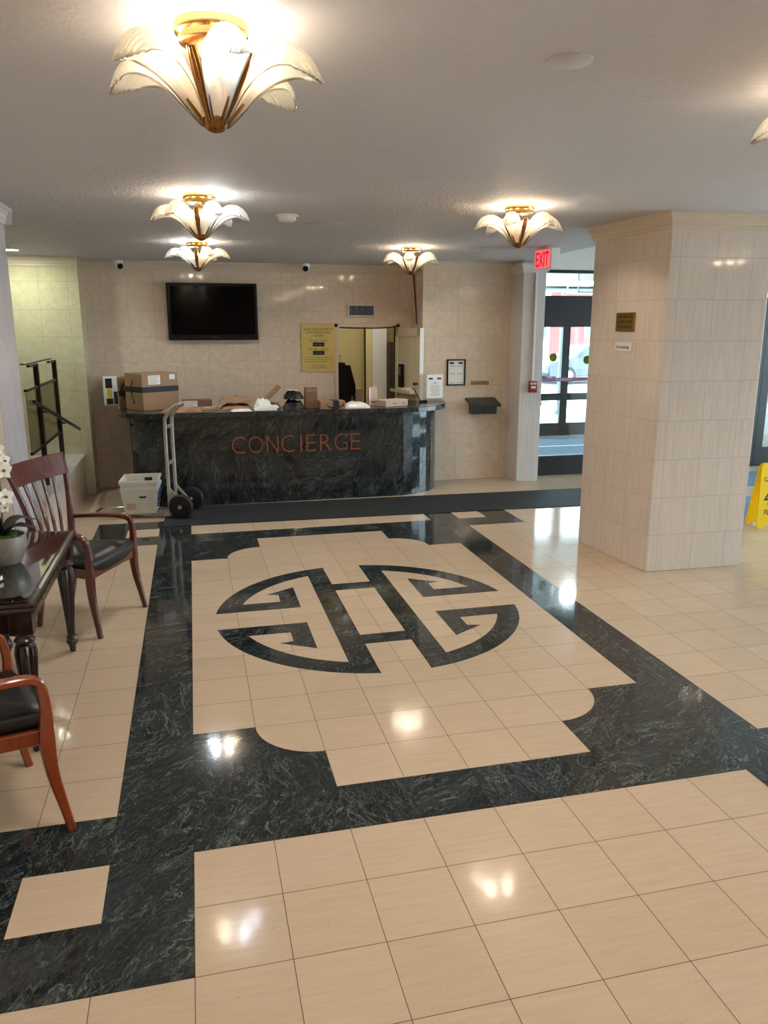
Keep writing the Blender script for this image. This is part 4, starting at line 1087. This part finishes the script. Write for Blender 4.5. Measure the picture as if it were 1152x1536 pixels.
bm = newbm(); box(bm, -0.17, 0.19, 0.145, 0.42, 0.012, 0.02); obj('toe_plate', bm, 'steel', ht, bevel=0.002)
bm = newbm(); tube(bm, catmull([(-0.15, 0.20, 0.032), (-0.15, 0.55, 0.032), (-0.145, 0.85, 0.032), (-0.09, 0.95, 0.032), (0.0, 0.97, 0.032), (0.09, 0.95, 0.032), (0.145, 0.85, 0.032), (0.15, 0.55, 0.032), (0.15, 0.20, 0.032)], 5), 0.013, 12)
obj('folding_toe', bm, 'chrome', ht, True)

def tote(name, label, loc, rz, b0, b1, h, full):
    t = thing(name, label, 'crate', loc, rz, 'stacked white crates')
    bm = newbm()
    def ring(f, z, e=0.0): a, b = (b0[0] + (b1[0] - b0[0]) * f) / 2 + e, (b0[1] + (b1[1] - b0[1]) * f) / 2 + e; return [(-a, -b, z), (a, -b, z), (a, b, z), (-a, b, z)]
    rings = [ring(0, 0), ring(1, h), ring(1, h, 0.008), ring(1, h + 0.035, 0.010), ring(1, h + 0.035, -0.006), ring(0, 0.012, -0.006)]
    loft(bm, rings); obj('tub', bm, 'tote', t, bevel=0.004)
    return t
CR = math.atan2(-0.1, 0.42) * 0.2
ca = tote('mail_crate', 'lower white plastic crate standing on the hand truck toe', (-0.505, 5.585, 0.047), CR, (0.315, 0.385), (0.37, 0.45), 0.245, True)
cb = tote('mail_crate', 'upper white plastic crate nested in the lower one', (-0.505, 5.585, 0.128), CR, (0.32, 0.39), (0.375, 0.455), 0.240, False)
bobj('label_holder', (-0.135, -0.04, -0.208, -0.196, 0.05, 0.12), 'card_pink', ca, 0.002)
bobj('hand_hole', (0.0, 0.07, -0.224, -0.219, 0.175, 0.192), 'ink', ca)
bm = newbm()
for i in range(3):
    for j in range(3): box(bm, 0.163 + 0.007 * j, 0.177 + 0.007 * j, -0.13 + 0.1 * i, -0.05 + 0.1 * i, 0.055 + 0.062 * j, 0.10 + 0.062 * j)
obj('blue_print', bm, 'blue', ca)
bobj('hand_hole', (0.02, 0.10, 0.205, 0.222, 0.20, 0.235), 'ink', cb)

# ------------------------------------------------------------------ stair railing in the alcove
rg = thing('stair_railing', 'dark bronze railing with glass on the marble landing at left', 'railing', (-1.31, 5.3, 0.492))
for y in (-0.42, 0.60): bobj('post', (-0.022, 0.022, y - 0.026, y + 0.026, 0.0005, 1.14), 'bronze', rg, 0.004)
bm = newbm(); box(bm, -0.02, 0.02, -1.0, 0.35, 1.155, 1.168); box(bm, -0.012, 0.012, -0.78, -0.40, 1.125, 1.145); box(bm, -0.012, 0.012, 0.25, 0.60, 1.12, 1.14); obj('top_rail', bm, 'bronze', rg)
bm = newbm(); box(bm, -0.012, 0.012, -1.0, 0.60, 0.925, 0.95); obj('middle_rail', bm, 'bronze', rg)
bm = newbm(); box(bm, -0.012, 0.012, -1.0, 0.60, 0.375, 0.40); obj('lower_rail', bm, 'bronze', rg)
bm = newbm(); box(bm, -0.004, 0.004, -1.0, 0.58, 0.405, 0.92); obj('glass_panel', bm, 'panelglass', rg)
bm = newbm(); sweep(bm, [(0.075, -1.08, 0.85), (0.085, 1.42, 0.31)], 0.024, 0.032, (1, 0, 0)); tube(bm, [(0, -0.42, 0.70), (0.075, -0.42, 0.70)], 0.01); tube(bm, [(0, 0.60, 0.48), (0.08, 0.60, 0.48)], 0.01); obj('handrail', bm, 'bronze', rg)

# ------------------------------------------------------------------ armchairs
def make_chair(label, loc, rz, wd):
    t = thing('wooden_armchair', label, 'armchair', loc, rz, 'wooden armchairs')
    for s in (-1, 1):
        bm = newbm(); P = [(0.258, s * 0.300, 0.001), (0.236, s * 0.292, 0.12), (0.212, s * 0.282, 0.26), (0.205, s * 0.278, 0.40), (0.212, s * 0.282, 0.54), (0.205, s * 0.285, 0.615)]
        sweep(bm, catmull(P, 4), [0.030, 0.034, 0.040, 0.046, 0.040, 0.036], [0.032, 0.036, 0.046, 0.056, 0.040, 0.036]); obj('front_leg', bm, wd, t, True)
        bm = newbm(); P = [(0.206, s * 0.285, 0.600), (0.195, s * 0.286, 0.645), (0.155, s * 0.286, 0.668), (0.05, s * 0.282, 0.676), (-0.12, s * 0.258, 0.672), (-0.235, s * 0.222, 0.668)]
        sweep(bm, catmull(P, 5), [0.036, 0.040, 0.046, 0.048, 0.044, 0.036], [0.034, 0.034, 0.030, 0.028, 0.027, 0.026]); obj('armrest', bm, wd, t, True)
        bm = newbm(); P = [(-0.262, s * 0.180, 0.001), (-0.225, s * 0.188, 0.20), (-0.205, s * 0.196, 0.40), (-0.210, s * 0.204, 0.58), (-0.228, s * 0.234, 0.78), (-0.262, s * 0.274, 0.96), (-0.298, s * 0.302, 1.090)]
        sweep(bm, catmull(P, 4), [0.030, 0.034, 0.036, 0.036, 0.034, 0.034, 0.034], [0.032, 0.040, 0.048, 0.046, 0.038, 0.030, 0.024]); obj('rear_post', bm, wd, t, True)
    # seat frame
    bm = newbm(); sweep(bm, [(0.205, -0.27, 0.415), (0.205, 0.27, 0.415)], 0.030, 0.062, (1, 0, 0)); sweep(bm, [(-0.20, -0.19, 0.415), (-0.20, 0.19, 0.415)], 0.030, 0.062, (1, 0, 0))
    for s in (-1, 1): sweep(bm, [(0.205, s * 0.268, 0.415), (-0.20, s * 0.186, 0.415)], 0.028, 0.062)
    obj('seat_frame', bm, wd, t, True)
    bm = newbm(); n = 14; rings = []
    prof = [(0.93, -0.035), (0.975, -0.004), (1.0, 0.012), (1.01, 0.032), (0.985, 0.055), (0.90, 0.070), (0.72, 0.082), (0.45, 0.089), (0.15, 0.092)]
    base = []
    cs = [(0.225, -0.255), (0.225, 0.255), (-0.195, 0.178), (-0.195, -0.178)]
    m = 10
    for i in range(4):
        a = Vector(cs[i]); b = Vector(cs[(i + 1) % 4])
        for k in range(m):
            f = k / m; p = a.lerp(b, f)
            if i == 0: p.x += 0.018 * math.sin(PI * f)
            base.append(p)
    for k, z in prof: rings.append([(p.x * k, p.y * k, 0.444 + z) for p in base])
    loft(bm, rings); obj('seat_cushion', bm, 'leather', t, True)
    # crest rail
    bm = newbm(); rings = []; n = 14
    for i in range(n + 1):
        f = -1 + 2 * i / n; y = f * 0.310; bow = -0.030 * (1 - f * f)
        lo = (-0.258 + bow, 0.962); hi = (-0.301 + bow, 1.106)
        tn = Vector((hi[0] - lo[0], hi[1] - lo[1])).normalized(); nx, nz = tn.y, -tn.x
        th = 0.013
        ys = 0.955 if False else 1.0
        rings.append([(lo[0] + nx * th, y * 0.945, lo[1] + nz * th), (hi[0] + nx * th, y, hi[1] + nz * th), (hi[0] - nx * th, y, hi[1] - nz * th), (lo[0] - nx * th, y * 0.945, lo[1] - nz * th)])
    loft(bm, rings); obj('crest_rail', bm, wd, t, True, 0.004)
    for k in range(4):
        f = -0.6 + 0.4 * k
        y0, y1 = f * 0.150, f * 0.262; bow = -0.030 * (1 - f * f)
        bm = newbm(); P = [(-0.20, y0, 0.43), (-0.208 + bow * 0.3, y0 * 1.12, 0.58), (-0.226 + bow * 0.7, y0 * 1.40, 0.77), (-0.263 + bow, y1, 0.970)]
        sweep(bm, catmull(P, 4), [0.022, 0.024, 0.028, 0.032], 0.013); obj('slat', bm, wd, t, True)
    return t
a1 = math.atan2(-0.417, 0.909); a2 = math.atan2(0.43, 0.903)
f1 = Vector((math.cos(a1), math.sin(a1))); f2 = Vector((math.cos(a2), math.sin(a2)))
c1 = Vector((-0.4485, 2.287)) - f1 * 0.258; c2 = Vector((-0.603, 0.233)) - f2 * 0.258
make_chair('dark cherry armchair with black seat at the far end of the table', (c1.x, c1.y, 0), a1, 'cherry')
make_chair('orange-brown armchair with black seat in the left foreground, mostly out of frame', (c2.x, c2.y, 0), a2, 'cherry_orange')

# ------------------------------------------------------------------ console table
tb = thing('console_table', 'dark carved wooden table with a black glass top along the left wall', 'table', (-0.90, 1.24, 0))
TX0, TX1, TY0, TY1 = -0.255, 0.250, -0.675, 0.675
bm = newbm(); prof = [(0.0, 0.700), (0.022, 0.708), (0.030, 0.722), (0.024, 0.732), (0.030, 0.742), (0.022, 0.752)]
rings = [[(TX0 - 0.0 + (-e if False else 0), TY0 - e + 0.03, z), (TX1 + e - 0.03, TY0 - e + 0.03, z), (TX1 + e - 0.03, TY1 + e - 0.03, z), (TX0, TY1 + e - 0.03, z)] for e, z in prof]
loft(bm, rings); obj('table_top', bm, 'mahogany', tb)
bobj('glass_top', (TX0, TX1 - 0.03, TY0 + 0.03, TY1 - 0.03, 0.7525, 0.760), 'tabletop', tb, 0.002)
bm = newbm(); box(bm, TX0 + 0.03, TX1 - 0.05, TY0 + 0.05, TY1 - 0.05, 0.60, 0.70)
for k in range(9): lathe(bm, [(0.0, -0.002), (0.026, -0.002), (0.018, 0.006), (0.0, 0.008)], 12, frame((TX1 - 0.05, -0.5 + 0.125 * k, 0.65), (0, 1, 0), (0, 0, 1)))
obj('apron', bm, 'mahogany', tb, bevel=0.003)
legp = [(0.016, 0.001), (0.020, 0.03), (0.026, 0.05), (0.034, 0.06), (0.036, 0.07), (0.030, 0.08), (0.034, 0.09), (0.030, 0.102), (0.022, 0.115), (0.024, 0.16), (0.036, 0.32), (0.046, 0.44), (0.050, 0.50), (0.044, 0.535), (0.032, 0.548), (0.046, 0.556), (0.048, 0.566), (0.040, 0.575), (0.034, 0.585), (0.050, 0.595), (0.050, 0.604)]
for x in (TX0 + 0.06, TX1 - 0.07):
    for y in (TY0 + 0.07, TY1 - 0.07):
        bm = newbm(); Ml = Matrix.Translation((x, y, 0))
        lathe(bm, [p for p in legp if p[1] <= 0.115], 32, Ml); lathe(bm, [p for p in legp if 0.115 <= p[1] <= 0.535], 48, Ml, 12, 0.16); lathe(bm, [p for p in legp if p[1] >= 0.535], 32, Ml)
        obj('leg', bm, 'mahogany', tb, True)
        pk = newbm(); box(pk, x - 0.05, x + 0.05, y - 0.05, y + 0.05, 0.60, 0.70); obj('leg_block', pk, 'mahogany', tb, bevel=0.003)
# orchid in a bowl
oc = thing('potted_orchid', 'white orchid in a grey marbled bowl on the table', 'plant', (-0.905, 1.24, 0.7605))
bm = newbm(); lathe(bm, [(0.0, 0.002), (0.065, 0.0), (0.085, 0.02), (0.108, 0.07), (0.115, 0.115), (0.112, 0.150), (0.106, 0.154), (0.100, 0.140), (0.0, 0.138)], 40); obj('bowl', bm, 'pot', oc, True)
bm = newbm(); rr = random.Random(4)
for k in range(40): 
    r = 0.085 * math.sqrt(rr.random()); a = rr.uniform(0, 2 * PI); ball(bm, (r * math.cos(a), r * math.sin(a), 0.148), rr.uniform(0.014, 0.024), 1, 1, 0.8, 8, 6)
obj('moss', bm, 'moss', oc, True)
def leafblade(p0, p1, p2, wv):
    bm = newbm(); P = catmull([p0, p1, p2], 7); n = len(P); rows = []
    for i, p in enumerate(P):
        f = i / (n - 1); t = (P[min(i + 1, n - 1)] - P[max(i - 1, 0)]).normalized(); s = t.cross(Vector((0, 0, 1))).normalized(); h = wv * math.sin(PI * (0.12 + 0.86 * f)) 
        up = s.cross(t); rows.append([p - s * h + up * h * 0.25, p, p + s * h + up * h * 0.25, p + s * h + up * (h * 0.25 - 0.003), p - up * 0.003, p - s * h + up * (h * 0.25 - 0.003)])
    loft(bm, rows); return bm
for p1, p2, wv in (((0.07, -0.02, 0.20), (0.175, -0.05, 0.195), 0.042), ((0.06, 0.06, 0.22), (0.15, 0.12, 0.20), 0.044), ((-0.02, -0.05, 0.25), (0.02, -0.05, 0.33), 0.036), ((-0.08, -0.05, 0.2), (-0.17, -0.09, 0.18), 0.03)):
    obj('leaf', leafblade((0, 0, 0.145), p1, p2, wv), 'leaf', oc, True)
for P in ([(0, 0, 0.14), (0.012, 0, 0.28), (0.02, -0.02, 0.45), (0.01, -0.05, 0.62), (-0.03, -0.08, 0.78)], [(-0.02, 0.02, 0.14), (-0.03, 0.03, 0.35), (-0.01, 0.03, 0.6), (0.0, -0.02, 0.85)]):
    bm = newbm(); tube(bm, catmull(P, 6), 0.0035, 8); obj('stem', bm, 'stem', oc, True)
def flower(c, aim, r):
    d = Vector(aim).normalized(); q = d.to_track_quat('Z', 'Y').to_matrix().to_4x4(); q.translation = Vector(c)
    bm = newbm()
    for k in range(5):
        a = 2 * PI * k / 5 + PI / 2; L = r * (1.0 if k % 2 else 0.92); n = 7; rows = []
        for i in range(n + 1):
            f = i / n; h = r * (0.52 if k in (1, 4) else 0.36) * math.sin(PI * min(0.97, 0.08 + 0.86 * f)); z = 0.18 * r * f * f
            rows.append([q @ Vector((f * L * math.cos(a) - e * h * math.sin(a), f * L * math.sin(a) + e * h * math.cos(a), z - 0.10 * r * e * e + dz)) for e, dz in ((-1, 0), (0, 0), (1, 0), (1, -0.0012), (0, -0.0012), (-1, -0.0012))])
        loft(bm, rows)
    fl = obj('flower', bm, 'orchid', oc, True)
    bm = newbm(); ball(bm, q @ Vector((0, 0, 0.006)), r * 0.2, 1, 1, 0.8, 8, 6); obj('flower_heart', bm, 'orchidheart', fl, True)
for c, aim, r in (((0.045, -0.04, 0.36), (0.6, -0.7, 0.1), 0.048), ((0.03, -0.02, 0.30), (0.5, -0.8, -0.1), 0.030), ((0.055, -0.07, 0.50), (0.6, -0.8, 0.0), 0.048), ((0.03, -0.07, 0.555), (0.5, -0.8, 0.2), 0.046), ((0.06, -0.05, 0.545), (0.8, -0.5, 0.1), 0.040), ((0.0, -0.08, 0.64), (0.5, -0.8, 0.1), 0.045), ((0.03, -0.03, 0.60), (0.7, -0.6, 0.1), 0.04), ((-0.03, -0.10, 0.72), (0.4, -0.8, 0.1), 0.04)):
    flower(c, aim, r)
bk = thing('magazine', 'white edged book with a teal cover lying on the table edge', 'book', (-1.000, 0.86, 0.7605), -0.5)
bobj('pages', (-0.10, 0.10, -0.13, 0.13, 0.001, 0.022), 'paper', bk, 0.002); bobj('cover', (-0.102, 0.102, -0.132, 0.132, 0.022, 0.026), 'teal', bk)
bk2 = thing('magazine', 'dark magazine lying under the teal book', 'book', (-0.990, 0.855, 0.7605), -0.3)
bobj('pages', (-0.11, 0.11, -0.14, 0.14, 0.0, 0.006), 'ink', bk2)
bk.location.z += 0.0065
